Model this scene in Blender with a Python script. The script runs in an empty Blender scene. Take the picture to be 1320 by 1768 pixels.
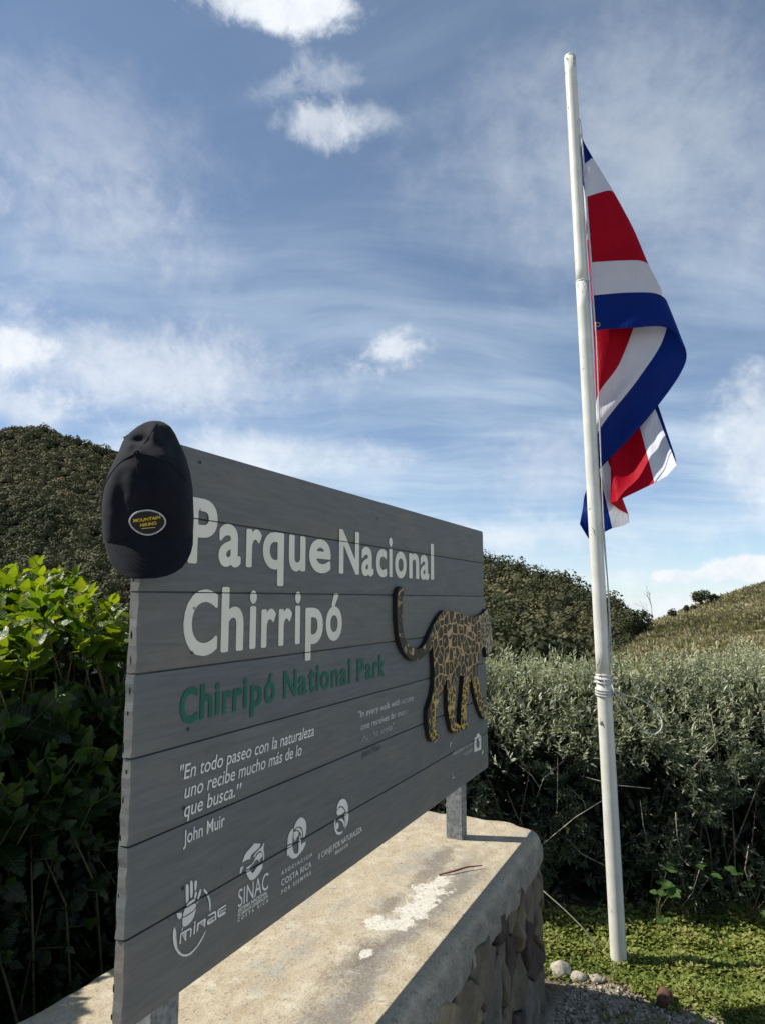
import bpy, bmesh, math, random
import numpy as np
from mathutils import Vector, Matrix, noise

# ------------------------------------------------------------------ camera, world, sun, exposure
scene = bpy.context.scene
C = scene.collection
EYE = 1.95
PITCH = math.atan(151.0/1225.0)
cam = bpy.data.cameras.new('camera')
cam.sensor_fit = 'VERTICAL'; cam.sensor_height = 24.0
cam.lens = 24.0*1225.0/1768.0
cam.clip_start = .05; cam.clip_end = 20000
cam_o = bpy.data.objects.new('camera', cam); C.objects.link(cam_o)
cam_o.location = (0, 0, EYE); cam_o.rotation_euler = (math.pi/2 + PITCH, 0, 0)
scene.camera = cam_o

TO_SUN = Vector((-1.0, .12, 1.0)).normalized()          # sun stands to the left, half way up
SUN_ELEV = math.asin(TO_SUN.z)
SUN_ROT = math.atan2(TO_SUN.x, TO_SUN.y)
SKY_STRENGTH = .10
CLOUD = .80
sun = bpy.data.lights.new('sun', 'SUN'); sun.energy = 4.6; sun.angle = math.radians(.53)
sun.color = (1.0, .95, .86)
sun_o = bpy.data.objects.new('sun', sun); C.objects.link(sun_o)
sun_o.rotation_euler = (-TO_SUN).to_track_quat('-Z', 'Y').to_euler(); sun_o.location = (-20, 3, 20)

scene.view_settings.view_transform = 'Standard'
scene.view_settings.look = 'None'
scene.view_settings.exposure = 0.5
scene.view_settings.gamma = 1.0
scene.view_settings.use_curve_mapping = False
try:
    cy = scene.cycles; cy.max_bounces = 6; cy.diffuse_bounces = 3; cy.glossy_bounces = 2; cy.transmission_bounces = 3; cy.transparent_max_bounces = 4
    cy.caustics_reflective = False; cy.caustics_refractive = False
except Exception: pass

# ------------------------------------------------------------------ node helpers
class NT:
    def __init__(s, tree): s.t = tree; s.n = tree.nodes; s.l = tree.links
    def node(s, kind, **kw):
        n = s.n.new(kind)
        for k, v in kw.items(): setattr(n, k, v)
        return n
    def put(s, sock, v):
        if isinstance(v, bpy.types.NodeSocket): s.l.new(v, sock)
        elif v is not None:
            try: sock.default_value = v
            except Exception:
                sock.default_value = (v, v, v) if isinstance(v, (int, float)) else tuple(v)+(1,)
    def math(s, op, a, b=None, c=None, clamp=False):
        n = s.node('ShaderNodeMath', operation=op, use_clamp=clamp)
        for i, v in enumerate((a, b, c)):
            if v is not None: s.put(n.inputs[i], v)
        return n.outputs[0]
    def vmath(s, op, a, b=None, scale=None):
        n = s.node('ShaderNodeVectorMath', operation=op)
        s.put(n.inputs[0], a)
        if b is not None: s.put(n.inputs[1], b)
        if scale is not None: s.put(n.inputs['Scale'], scale)
        return n.outputs['Value'] if op in ('DOT_PRODUCT', 'LENGTH') else n.outputs[0]
    def noise(s, vec, scale=5, detail=4, rough=.55, dist=0, out='Fac'):
        n = s.node('ShaderNodeTexNoise')
        if vec is not None: s.put(n.inputs['Vector'], vec)
        n.inputs['Scale'].default_value = scale; n.inputs['Detail'].default_value = detail
        n.inputs['Roughness'].default_value = rough; n.inputs['Distortion'].default_value = dist
        return n.outputs[out]
    def smooth(s, v, lo, hi, a=0., b=1.):
        n = s.node('ShaderNodeMapRange', interpolation_type='SMOOTHSTEP')
        s.put(n.inputs[0], v); s.put(n.inputs[1], lo); s.put(n.inputs[2], hi); s.put(n.inputs[3], a); s.put(n.inputs[4], b)
        return n.outputs[0]
    def mix(s, f, a, b, blend='MIX'):
        n = s.node('ShaderNodeMix', data_type='RGBA', blend_type=blend)
        s.put(n.inputs[0], f)
        for i, v in ((6, a), (7, b)):
            if isinstance(v, (tuple, list)) and len(v) == 3: v = tuple(v)+(1,)
            s.put(n.inputs[i], v)
        return n.outputs[2]
    def ramp(s, f, stops):
        n = s.node('ShaderNodeValToRGB'); e = n.color_ramp.elements
        while len(e) < len(stops): e.new(.5)
        for x, (p, c) in zip(e, stops): x.position = p; x.color = tuple(c)+(1,)
        s.put(n.inputs[0], f); return n.outputs[0]
    def mapping(s, vec, scale=(1, 1, 1), rot=(0, 0, 0), loc=(0, 0, 0)):
        n = s.node('ShaderNodeMapping'); s.put(n.inputs[0], vec)
        n.inputs['Scale'].default_value = scale; n.inputs['Rotation'].default_value = rot; n.inputs['Location'].default_value = loc
        return n.outputs[0]

# ------------------------------------------------------------------ sky: daylight sky with cirrus veils and a few cumulus
def pix_dir(x, y):
    u = (x-660)/1225.0; w = (884-y)/1225.0; c, s_ = math.cos(PITCH), math.sin(PITCH)
    return Vector((u, c - w*s_, s_ + w*c)).normalized()
def build_world():
    w = bpy.data.worlds.new('World'); scene.world = w; w.use_nodes = True
    t = NT(w.node_tree); t.n.clear()
    out = t.node('ShaderNodeOutputWorld'); bg = t.node('ShaderNodeBackground')
    sky = t.node('ShaderNodeTexSky', sky_type='NISHITA'); sky.sun_disc = False
    sky.sun_elevation = SUN_ELEV; sky.sun_rotation = SUN_ROT; sky.altitude = 3400
    sky.air_density = 1.0; sky.dust_density = .5; sky.ozone_density = .55
    d = t.node('ShaderNodeTexCoord').outputs['Generated']
    sep = t.node('ShaderNodeSeparateXYZ'); t.put(sep.inputs[0], d); dz = sep.outputs[2]
    blue = t.vmath('SCALE', sky.outputs[0], scale=SKY_STRENGTH)
    # high veil: noise on a flat layer far above
    k = t.math('DIVIDE', 1.0, t.math('ADD', t.math('MAXIMUM', dz, 0.0), .16))
    flat = t.vmath('SCALE', d, scale=k)
    warp = t.vmath('SCALE', t.vmath('SUBTRACT', t.noise(flat, 1.1, 2, out='Color'), (.5, .5, .5)), scale=.55)
    fl = t.vmath('ADD', flat, warp)
    veil = t.noise(t.mapping(fl, scale=(.75, 1.5, 1), rot=(0, 0, .35), loc=(2.3, .7, 0)), 1.1, 6, .5)
    fine = t.noise(t.mapping(fl, scale=(.8, 3.6, 1), rot=(0, 0, .35)), 2.6, 5, .6)
    low = t.smooth(dz, .58, .02)                       # more cloud towards the horizon
    v = t.math('ADD', veil, t.math('MULTIPLY', t.math('SUBTRACT', fine, .5), .34))
    veil_m = t.smooth(v, t.math('SUBTRACT', .42, t.math('MULTIPLY', low, .12)), t.math('SUBTRACT', .88, t.math('MULTIPLY', low, .18)))
    veil_m = t.math('MULTIPLY', veil_m, t.math('ADD', .32, t.math('MULTIPLY', low, .42)))
    haze = t.smooth(dz, .16, -.02, 0, .28)
    blue = t.mix(.17, blue, (.34*CLOUD, .46*CLOUD, .58*CLOUD))          # thin even cirrostratus
    col = t.mix(haze, blue, (.47*CLOUD, .66*CLOUD, .82*CLOUD))
    col = t.mix(t.smooth(dz, .01, -.06, 0, .9), col, (.62*CLOUD, .69*CLOUD, .77*CLOUD))   # sea of cloud below the mountain
    col = t.mix(veil_m, col, (.62*CLOUD, .74*CLOUD, .85*CLOUD))
    # separate clouds, each at its own bearing
    big = t.noise(d, 8.0, 6, .62, .3); small = t.noise(d, 26.0, 6, .68, .3)
    ed = t.math('ADD', t.math('MULTIPLY', t.math('SUBTRACT', big, .5), 2.1), t.math('MULTIPLY', t.math('SUBTRACT', small, .5), 1.3))
    blobs = [  # x, y, half width, half height, softness, opacity, edge noise
        (472, -5, 140, 62, .5, .97, .8), (550, 212, 54, 24, 1.6, .58, 2.2), (640, 205, 32, 22, 1.8, .36, 2.4), (560, 125, 34, 24, 1.7, .34, 2.6), (485, 150, 34, 20, 1.7, .3, 2.6), (690, 600, 40, 30, 1.3, .75, 2.2),
        (20, 600, 62, 30, .9, .8, 1.1), (30, 705, 110, 42, 1.1, .7, 1.1), (260, 640, 250, 70, 1.1, .62, .8), (420, 785, 230, 36, 1.0, .6, .9),
        (1320, 765, 95, 110, .9, .78, .9), (980, 800, 130, 60, 1.5, .35, 1.0), (1300, 982, 90, 22, .35, .97, .8), (1235, 992, 40, 13, .4, .9, 1.0), (1165, 996, 42, 11, .4, .9, 1.0),
        (1230, 1062, 200, 34, .7, .85, .8), (150, 395, 200, 80, 1.5, .34, .9), (80, 250, 220, 130, 1.6, .28, .9), (800, 930, 300, 30, 1.3, .5, 1.2), (900, 1000, 300, 14, 1.0, .5, 1.2),
        (1130, 250, 330, 190, 1.7, .32, .9), (-500, 350, 420, 260, 1.3, .5, .9), (1900, 420, 380, 200, 1.2, .5, .9), (2300, 900, 500, 120, .9, .8, .8), (-900, 850, 500, 140, .9, .8, .8)]
    shade = t.smooth(t.math('ADD', t.math('MULTIPLY', big, .9), t.math('MULTIPLY', small, .5)), .45, .95)
    cc = t.mix(shade, (.60*CLOUD, .67*CLOUD, .76*CLOUD), (.88*CLOUD, .91*CLOUD, .94*CLOUD))
    for i, (x, y, hw, hh, soft, op, en) in enumerate(blobs):
        c = pix_dir(x, y); e1 = Vector((0, 0, 1)).cross(c).normalized()*-1; e2 = c.cross(e1).normalized()
        rr = pix_dir(x+hw, y) - c; a = rr.length; b = (pix_dir(x, y-hh) - c).length
        uu = t.math('DIVIDE', t.vmath('DOT_PRODUCT', d, tuple(e1)), a); vv = t.math('DIVIDE', t.vmath('DOT_PRODUCT', d, tuple(e2)), b)
        r = t.math('SQRT', t.math('ADD', t.math('MULTIPLY', uu, uu), t.math('MULTIPLY', vv, vv)))
        front = t.smooth(t.vmath('DOT_PRODUCT', d, tuple(c)), .0, .2)
        r = t.math('SUBTRACT', r, t.math('MULTIPLY', ed, en))
        m = t.math('MULTIPLY', t.smooth(r, 1+soft*.5, 1-soft*.75), t.math('MULTIPLY', front, op))
        col = t.mix(m, col, cc)
    t.put(bg.inputs[0], col); bg.inputs[1].default_value = 1.0
    t.l.new(bg.outputs[0], out.inputs[0])
    try: w.cycles.sampling_method = 'MANUAL'; w.cycles.sample_map_resolution = 256
    except Exception: pass
build_world()

# ------------------------------------------------------------------ object helpers
def thing(name, label, cat, loc=(0, 0, 0), rotz=0, group=None):
    o = bpy.data.objects.new(name, None); C.objects.link(o); o.empty_display_size = .1
    o.location = loc; o.rotation_euler = (0, 0, rotz); o['label'] = label; o['category'] = cat
    if group: o['group'] = group
    return o
def add(name, me, mat=None, parent=None, loc=None, kind=None, label=None, cat=None, group=None):
    o = bpy.data.objects.new(name, me); C.objects.link(o)
    if mat is not None and len(me.materials) == 0: me.materials.append(mat)
    if parent is not None: o.parent = parent
    if loc is not None: o.location = loc
    if kind: o['kind'] = kind
    if label: o['label'] = label
    if cat: o['category'] = cat
    if group: o['group'] = group
    return o
def mesh_np(name, V, F, smooth=False, tint=None):
    """V (n,3), F (m,k) all faces with k corners; tint one value per vertex"""
    V = np.asarray(V, dtype=np.float32); F = np.asarray(F, dtype=np.int32)
    me = bpy.data.meshes.new(name); k = F.shape[1]
    me.vertices.add(len(V)); me.vertices.foreach_set('co', V.ravel())
    me.loops.add(F.size); me.loops.foreach_set('vertex_index', F.ravel())
    me.polygons.add(len(F)); me.polygons.foreach_set('loop_start', np.arange(0, F.size, k, dtype=np.int32))
    me.polygons.foreach_set('loop_total', np.full(len(F), k, dtype=np.int32))
    me.update(calc_edges=True)
    if smooth: me.polygons.foreach_set('use_smooth', np.ones(len(F), dtype=bool))
    if tint is not None:
        a = me.attributes.new('tint', 'FLOAT', 'POINT'); a.data.foreach_set('value', np.asarray(tint, dtype=np.float32))
    return me
def mesh_py(name, V, F, smooth=False):
    me = bpy.data.meshes.new(name); me.from_pydata([tuple(v) for v in V], [], F); me.update()
    if smooth: me.polygons.foreach_set('use_smooth', np.ones(len(me.polygons), dtype=bool))
    return me
def bm_mesh(name, bm, smooth=False):
    me = bpy.data.meshes.new(name); bm.to_mesh(me); bm.free()
    if smooth: me.polygons.foreach_set('use_smooth', np.ones(len(me.polygons), dtype=bool))
    return me
def box_mesh(name, x0, x1, y0, y1, z0, z1, bevel=0):
    bm = bmesh.new(); bmesh.ops.create_cube(bm, size=1)
    for v in bm.verts: v.co = ((x0+x1)/2+v.co.x*(x1-x0), (y0+y1)/2+v.co.y*(y1-y0), (z0+z1)/2+v.co.z*(z1-z0))
    if bevel: bmesh.ops.bevel(bm, geom=bm.edges[:], offset=bevel, segments=2, affect='EDGES')
    return bm_mesh(name, bm)
def tube(pts, rad, n=8, cap=True):
    """swept tube; returns V,F(list)"""
    pts = [Vector(p) for p in pts]; R = rad if hasattr(rad, '__len__') else [rad]*len(pts)
    V = []; F = []; up = Vector((.13, .21, .97)).normalized()
    for i, p in enumerate(pts):
        t = (pts[min(i+1, len(pts)-1)] - pts[max(i-1, 0)]).normalized()
        a = t.cross(up)
        if a.length < 1e-3: a = t.cross(Vector((1, 0, 0)))
        a.normalize(); b = t.cross(a)
        for j in range(n):
            q = 2*math.pi*j/n; V.append(p + (a*math.cos(q)+b*math.sin(q))*R[i])
    for i in range(len(pts)-1):
        for j in range(n): F.append((i*n+j, i*n+(j+1) % n, (i+1)*n+(j+1) % n, (i+1)*n+j))
    if cap: F.append(tuple(range(n))[::-1]); F.append(tuple((len(pts)-1)*n+j for j in range(n)))
    return V, F
def tubes_mesh(name, lst, smooth=True):
    V = []; F = []
    for pts, rad, n in lst:
        v, f = tube(pts, rad, n); o = len(V); V += v; F += [tuple(i+o for i in q) for q in f]
    return mesh_py(name, V, F, smooth)
def frames(axis, nrm):
    a = axis/np.linalg.norm(axis, axis=1, keepdims=True)
    y = np.cross(nrm, a); y /= np.maximum(np.linalg.norm(y, axis=1, keepdims=True), 1e-6)
    z = np.cross(a, y)
    return np.stack([a, y, z], axis=2)                  # columns = local x,y,z
def scatter(TV, TF, pos, R, scale):
    TV = np.asarray(TV, float); TF = np.asarray(TF, int); n = len(pos); k = len(TV)
    sc = np.asarray(scale, float)
    sc = sc[:, None, None] if sc.ndim == 1 else sc[:, None, :]
    V = np.einsum('nij,nkj->nki', R, TV[None]*sc) + pos[:, None, :]
    F = TF[None] + (np.arange(n)*k)[:, None, None]
    return V.reshape(-1, 3), F.reshape(-1, TF.shape[1]), k
rng = np.random.default_rng(7)
random.seed(11)

# ------------------------------------------------------------------ materials
def mat(name):
    m = bpy.data.materials.new(name); m.use_nodes = True; t = NT(m.node_tree)
    return m, t, t.n['Principled BSDF']
def plain(name, col, rough=.6, spec=.4, metal=0, var=.12, scale=30, bump=0, bscale=60):
    m, t, b = mat(name); oc = t.node('ShaderNodeTexCoord').outputs['Object']
    n = t.noise(oc, scale, 5)
    c = t.mix(t.smooth(n, .3, .7), tuple(x*(1-var) for x in col), tuple(min(1, x*(1+var)) for x in col))
    t.put(b.inputs['Base Color'], c); b.inputs['Roughness'].default_value = rough
    b.inputs['Specular IOR Level'].default_value = spec; b.inputs['Metallic'].default_value = metal
    if bump:
        bp = t.node('ShaderNodeBump'); bp.inputs['Strength'].default_value = bump; bp.inputs['Distance'].default_value = .002
        t.put(bp.inputs['Height'], t.noise(oc, bscale, 6, .65)); t.l.new(bp.outputs[0], b.inputs['Normal'])
    return m
def leaf_mat(name, stops, rough=.5, trans=.4, tcol=None, spec=.5, nscale=60):
    m, t, b = mat(name)
    at = t.node('ShaderNodeAttribute'); at.attribute_name = 'tint'
    oc = t.node('ShaderNodeTexCoord').outputs['Object']
    f = t.math('ADD', at.outputs['Fac'], t.math('MULTIPLY', t.math('SUBTRACT', t.noise(oc, nscale, 3), .5), .25))
    c = t.ramp(f, stops); t.put(b.inputs['Base Color'], c)
    b.inputs['Roughness'].default_value = rough; b.inputs['Specular IOR Level'].default_value = spec
    if trans:
        tr = t.node('ShaderNodeBsdfTranslucent')
        t.put(tr.inputs[0], t.mix(1.0, c, tcol or (1.5, 1.6, .6), 'MULTIPLY'))
        mx = t.node('ShaderNodeMixShader'); mx.inputs[0].default_value = trans
        t.l.new(b.outputs[0], mx.inputs[1]); t.l.new(tr.outputs[0], mx.inputs[2])
        t.l.new(mx.outputs[0], t.n['Material Output'].inputs[0])
    return m
def wood_paint(name, base, dark, seed):
    m, t, b = mat(name); oc = t.node('ShaderNodeTexCoord').outputs['Object']
    st = t.mapping(oc, scale=(1.0, 6, 11), loc=(seed, 0, seed*.3))
    g = t.noise(st, 6, 5, .6, .6); big = t.noise(t.mapping(oc, scale=(1, 1, 2.2), loc=(seed*2, 0, 0)), 3.0, 5, .6)
    c = t.mix(t.smooth(g, .3, .72), dark, base)
    c = t.mix(t.math('MULTIPLY', t.smooth(big, .50, .70), .75), c, (base[0]*1.12+.012, base[1]*1.03+.004, base[2]*.92))
    grain = t.noise(t.mapping(oc, scale=(.8, 9, 26), loc=(seed, 0, 0)), 9, 4, .6, 1.5)
    c = t.mix(t.math('MULTIPLY', t.smooth(grain, .56, .68), t.smooth(big, .42, .62, .1, .6)), c, tuple(x*.6 for x in dark))
    c = t.mix(t.math('MULTIPLY', t.smooth(big, .45, .25), .5), c, (base[0]*.86, base[1]*.93, base[2]*1.05))
    knot = t.noise(t.mapping(oc, scale=(1, 1, 1.6), loc=(seed*3.1, 0, 0)), 7.5, 4, .7, 1.2)
    c = t.mix(t.math('MULTIPLY', t.smooth(knot, .64, .76), .6), c, (dark[0]*.4, dark[1]*.4, dark[2]*.4))
    speck = t.noise(oc, 160, 2); c = t.mix(t.math('MULTIPLY', t.smooth(speck, .74, .8), .35), c, (.34, .35, .35))
    t.put(b.inputs['Base Color'], c); b.inputs['Roughness'].default_value = .62; b.inputs['Specular IOR Level'].default_value = .35
    bp = t.node('ShaderNodeBump'); bp.inputs['Strength'].default_value = .35; bp.inputs['Distance'].default_value = .0015
    t.put(bp.inputs['Height'], t.noise(t.mapping(oc, scale=(1, 10, 30)), 14, 6, .6)); t.l.new(bp.outputs[0], b.inputs['Normal'])
    return m
# ------------------------------------------------------------------ frame of the sign and its plinth: x along the sign, y towards its back
SA = Vector((-.509, 1.5)); SD = Vector((.424, .906)).normalized(); SN = Vector((SD.y, -SD.x))
SROT = math.atan2(SD.y, SD.x)
def w2(s, p, z=0.): q = SA + SD*s + SN*p; return Vector((q.x, q.y, z))
def sp_np(X, Y):
    X = X-SA.x; Y = Y-SA.y
    return X*SD.x+Y*SD.y, X*SN.x+Y*SN.y
BASE_Z = .84

# ------------------------------------------------------------------ ground: a mountain shoulder that falls away all round
def ground_z(X, Y):
    X = np.asarray(X, float); Y = np.asarray(Y, float); r = np.hypot(X-.8, Y-3.5)
    z = -np.maximum(r-9, 0)*.16*np.minimum(1, np.maximum(r-9, 0)/25)
    return z
def build_ground():
    rr = np.concatenate([np.linspace(0, 9, 60), np.geomspace(9.3, 6000, 60)]); na = 120
    an = np.linspace(0, 2*np.pi, na, endpoint=False)
    R, A = np.meshgrid(rr[1:], an, indexing='ij')
    X = .8+R*np.cos(A); Y = 3.5+R*np.sin(A); Z = ground_z(X, Y)
    Z = np.where(R < 9, Z + .012*np.sin(X*5.1+Y*2.3)*np.cos(Y*4.3), Z)
    V = np.stack([X.ravel(), Y.ravel(), Z.ravel()], 1); V = np.vstack([V, [[.8, 3.5, 0]]])
    n = len(rr)-1; F = []
    i, j = np.meshgrid(np.arange(n-1), np.arange(na), indexing='ij'); j2 = (j+1) % na
    Q = np.stack([i*na+j, (i+1)*na+j, (i+1)*na+j2, i*na+j2], -1).reshape(-1, 4)
    T = [(len(V)-1, k, (k+1) % na, (k+1) % na) for k in range(na)]
    me = bpy.data.meshes.new('ground'); me.from_pydata(V.tolist(), [], Q.tolist()+[t[:3] for t in T]); me.update()
    me.polygons.foreach_set('use_smooth', np.ones(len(me.polygons), dtype=bool))
    m, t, b = mat('soil'); oc = t.node('ShaderNodeTexCoord').outputs['Object']
    n1 = t.noise(oc, 1.6, 6, .6); n2 = t.noise(oc, 45, 5, .7)
    c = t.mix(t.smooth(n2, .3, .75), (.10, .075, .05), (.24, .20, .15)); c = t.mix(t.math('MULTIPLY', t.smooth(n1, .5, .65), .6), c, (.07, .085, .03))
    # pale gravel, spread on unseen around the camera to bounce light onto the sign
    px_ = t.vmath('DOT_PRODUCT', t.vmath('SUBTRACT', oc, (SA.x, SA.y, 0)), (SN.x, SN.y, 0)); far_ = t.vmath('LENGTH', oc)
    sy_ = t.node('ShaderNodeSeparateXYZ'); t.put(sy_.inputs[0], oc)
    gm = t.math('MULTIPLY', t.math('MULTIPLY', t.smooth(t.math('ADD', px_, t.math('MULTIPLY', n1, .3)), .35, .5), t.smooth(far_, 11, 8)), t.smooth(t.math('ADD', sy_.outputs[1], t.math('MULTIPLY', t.math('MAXIMUM', t.math('SUBTRACT', sy_.outputs[0], .95), 0), t.smooth(far_, 5.5, 4.2, 0, .6))), 4.1, 3.8))
    c = t.mix(gm, c, t.mix(t.smooth(n2, .3, .7), (.34, .30, .24), (.52, .47, .39)))
    t.put(b.inputs['Base Color'], c); b.inputs['Roughness'].default_value = .95; b.inputs['Specular IOR Level'].default_value = .2
    bp = t.node('ShaderNodeBump'); bp.inputs['Strength'].default_value = .7; bp.inputs['Distance'].default_value = .02
    t.put(bp.inputs['Height'], n2); t.l.new(bp.outputs[0], b.inputs['Normal'])
    add('ground', me, m, kind='structure')
build_ground()

# ------------------------------------------------------------------ hills: bearing ratio a = X/Y, ridge elevation e, ridge distance
def elev(px, py):
    d = pix_dir(px, py); return d.x/d.y, d.z/math.hypot(d.x, d.y)
LEFT_RIDGE = [(-900, 900), (-420, 850), (-150, 775), (-60, 752), (0, 746), (40, 742), (80, 744), (120, 760), (200, 785), (330, 822), (500, 868), (700, 922), (835, 972), (900, 992), (960, 1008), (1000, 1024), (1040, 1040), (1066, 1052), (1085, 1070), (1103, 1092), (1130, 1128), (1200, 1180)]
RIGHT_RIDGE = [(900, 1260), (1000, 1195), (1050, 1132), (1085, 1098), (1112, 1080), (1150, 1066), (1200, 1048), (1250, 1029), (1320, 1008), (1420, 975), (1600, 930), (1900, 890), (2600, 900)]
def ridge_fn(R):
    P = sorted(elev(*p) for p in R); a = np.array([q[0] for q in P]); e = np.array([q[1] for q in P])
    return lambda x: np.interp(x, a, e)
eL, eR = ridge_fn(LEFT_RIDGE), ridge_fn(RIGHT_RIDGE)
def bump2(X, Y, s, seed):
    return np.sin(X*s+seed)*np.cos(Y*s*1.3+seed*2.1)+.5*np.sin(X*s*2.3+Y*s*1.7+seed*.7)
def left_R(a): return np.interp(a, [-.9, -.3, .1, .4], [260, 230, 165, 120])
def left_z(a, r):
    R = left_R(a); r0 = 42.; t = np.clip((r-r0)/(R-r0), 0, 1); e0 = -.16
    el = e0+(eL(a)-e0)*t**.72
    z = EYE+r*el; over = np.maximum(r-R, 0)
    z = z - over*.35
    X = a*r/np.hypot(1, a); Y = r/np.hypot(1, a)
    return z + bump2(X, Y, .085, 1.3)*1.4*np.sin(np.pi*np.minimum(t, 1))
def right_R(a): return np.interp(a, [.3, .5, .8, 1.3], [62, 74, 84, 90])
def right_z(a, r):
    R = right_R(a); r0 = 13.; t = np.clip((r-r0)/(R-r0), 0, 1); e0 = -.17
    el = e0+(eR(a)-e0)*t**.75
    z = EYE+r*el-np.maximum(r-R, 0)*.4
    X = a*r/np.hypot(1, a); Y = r/np.hypot(1, a)
    return z + bump2(X, Y, .22, .4)*.28*np.sin(np.pi*np.minimum(t, 1))
def polar_sheet(name, a0, a1, r0, r1, zf, na, nr, m):
    a = np.linspace(a0, a1, na); r = np.linspace(r0, r1, nr); A, R = np.meshgrid(a, r, indexing='ij')
    X = A*R/np.hypot(1, A); Y = R/np.hypot(1, A); Z = zf(A, R)
    V = np.stack([X, Y, Z], -1).reshape(-1, 3)
    i, j = np.meshgrid(np.arange(na-1), np.arange(nr-1), indexing='ij')
    F = np.stack([i*nr+j, (i+1)*nr+j, (i+1)*nr+j+1, i*nr+j+1], -1).reshape(-1, 4)
    return add(name, mesh_np(name, V, F, True), m, kind='structure')
m_hl = plain('hill_soil', (.022, .026, .012), .95, .1, var=.4, scale=.3)
m_hr, t_, b_ = mat('dry_grass_ground'); oc_ = t_.node('ShaderNodeTexCoord').outputs['Object']
c_ = t_.mix(t_.smooth(t_.noise(oc_, .45, 5, .6), .35, .65), (.16, .155, .07), (.28, .24, .13)); c_ = t_.mix(t_.math('MULTIPLY', t_.smooth(t_.noise(oc_, 3, 5, .65), .5, .7), .5), c_, (.06, .07, .03))
t_.put(b_.inputs['Base Color'], c_); b_.inputs['Roughness'].default_value = 1; b_.inputs['Specular IOR Level'].default_value = .1
polar_sheet('forested_hill', -1.3, .47, 40, 330, left_z, 160, 90, m_hl)
polar_sheet('grassy_hill', .17, 1.6, 12, 130, right_z, 140, 90, m_hr)

# leaf-card shrub cover of the left hill: one mass
def hill_cover():
    n0 = 13000                                             # crowns kept apart, so dark gaps stay between them
    a = rng.uniform(-.70, .42, n0); r = np.sqrt(rng.uniform(70**2, 245**2, n0)); k = (r < left_R(a)+5) & ((a < -.27) | (a > .10) | (rng.random(n0) < .35)); a, r = a[k], r[k]
    right = np.clip((a-(-.1))/.3, 0, 1); size = rng.uniform(.8, 1.5, len(a))*(.95+.55*right)*np.where(rng.random(len(a)) < .10, 1.45, 1)
    X = a*r/np.hypot(1, a); Y = r/np.hypot(1, a); order = np.argsort(-size); grid = {}; keep = []
    for i in order:
        cx, cy = int(X[i]//4), int(Y[i]//4); ok = True
        for gx in (cx-1, cx, cx+1):
            for gy in (cy-1, cy, cy+1):
                for q in grid.get((gx, gy), ()):
                    if (X[i]-X[q])**2+(Y[i]-Y[q])**2 < (.62*(size[i]+size[q]))**2: ok = False; break
                if not ok: break
            if not ok: break
        if ok: grid.setdefault((cx, cy), []).append(i); keep.append(i)
    keep = np.array(keep); a, r, X, Y, size, right = a[keep], r[keep], X[keep], Y[keep], size[keep], right[keep]; Z = left_z(a, r); n = len(a)
    per = 150
    d = rng.normal(size=(n, per, 3)); d[..., 2] = np.abs(d[..., 2])*1.1-.25; d /= np.linalg.norm(d, axis=2, keepdims=True)
    lump = 1 + .16*np.sin(d[..., 0]*6+X[:, None])*np.cos(d[..., 1]*5.3+Y[:, None]) + .10*np.sin(d[..., 2]*9+X[:, None]*2) + rng.normal(0, .09, (n, per))
    tallf = rng.uniform(.7, 1.05, n)
    pos = d*lump[..., None]*np.stack([np.ones(n), np.ones(n), tallf], 1)[:, None, :]*size[:, None, None] + np.stack([X, Y, Z+.3*size], 1)[:, None, :]
    nr = d + rng.normal(0, .32, d.shape); nr /= np.linalg.norm(nr, axis=2, keepdims=True)
    ax = np.cross(nr, rng.normal(size=nr.shape)).reshape(-1, 3)
    R = frames(ax, nr.reshape(-1, 3))
    TV = np.array([[-.5, -.42, 0], [.5, -.5, .12], [.42, .5, 0], [-.5, .45, .1]]); TF = [[0, 1, 2, 3]]
    sc = np.repeat(np.minimum(size, 1.7)*np.clip(r/170, .78, 1), per)*rng.uniform(.17, .33, n*per)
    V, F, kk = scatter(TV, TF, pos.reshape(-1, 3), R, sc)
    tint = np.repeat(np.clip(rng.normal(.50, .22, n) + .15*bump2(X, Y, .05, 2) - .14*right, 0, 1), per)
    tint = np.clip(tint + rng.normal(0, .06, n*per), 0, 1)
    m = leaf_mat('shrub_cover', [(0, (.030, .038, .016)), (.45, (.085, .084, .038)), (.75, (.145, .13, .064)), (1, (.20, .17, .095))], .75, .12, (1.1, 1.1, .6), .2, 2)
    ic = bmesh.new(); bmesh.ops.create_icosphere(ic, subdivisions=1, radius=1); IV = np.array([v.co[:] for v in ic.verts]); IF = np.array([[v.index for v in f.verts] for f in ic.faces]); ic.free()
    lo_ = IF[(IV[IF].mean(1)[:, 2] > -.35)]
    cl = .58*(1+.16*np.sin(IV[None, :, 0]*6+X[:, None])*np.cos(IV[None, :, 1]*5.3+Y[:, None])+.10*np.sin(IV[None, :, 2]*9+X[:, None]*2)+rng.normal(0, .03, (n, len(IV))))
    CV = IV[None]*cl[..., None]*np.stack([np.ones(n), np.ones(n), tallf], 1)[:, None, :]*size[:, None, None]+np.stack([X, Y, Z+.3*size], 1)[:, None, :]
    CF = lo_[None]+(np.arange(n)*len(IV))[:, None, None]
    q4 = np.concatenate([F[:, [0, 1, 2]], F[:, [0, 2, 3]]]); V2 = np.concatenate([V, CV.reshape(-1, 3)]); F2 = np.concatenate([q4, CF.reshape(-1, 3)+len(V)])
    tt_ = np.concatenate([np.repeat(tint, kk), np.repeat(np.clip(tint[::per]-.12, 0, 1), len(IV))])
    add('hillside_shrubs', mesh_np('hillside_shrubs', V2, F2, True, tt_), m, kind='stuff', label='dense olive shrubs and low trees covering the dark hillside', cat='shrubs')
hill_cover()

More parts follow.
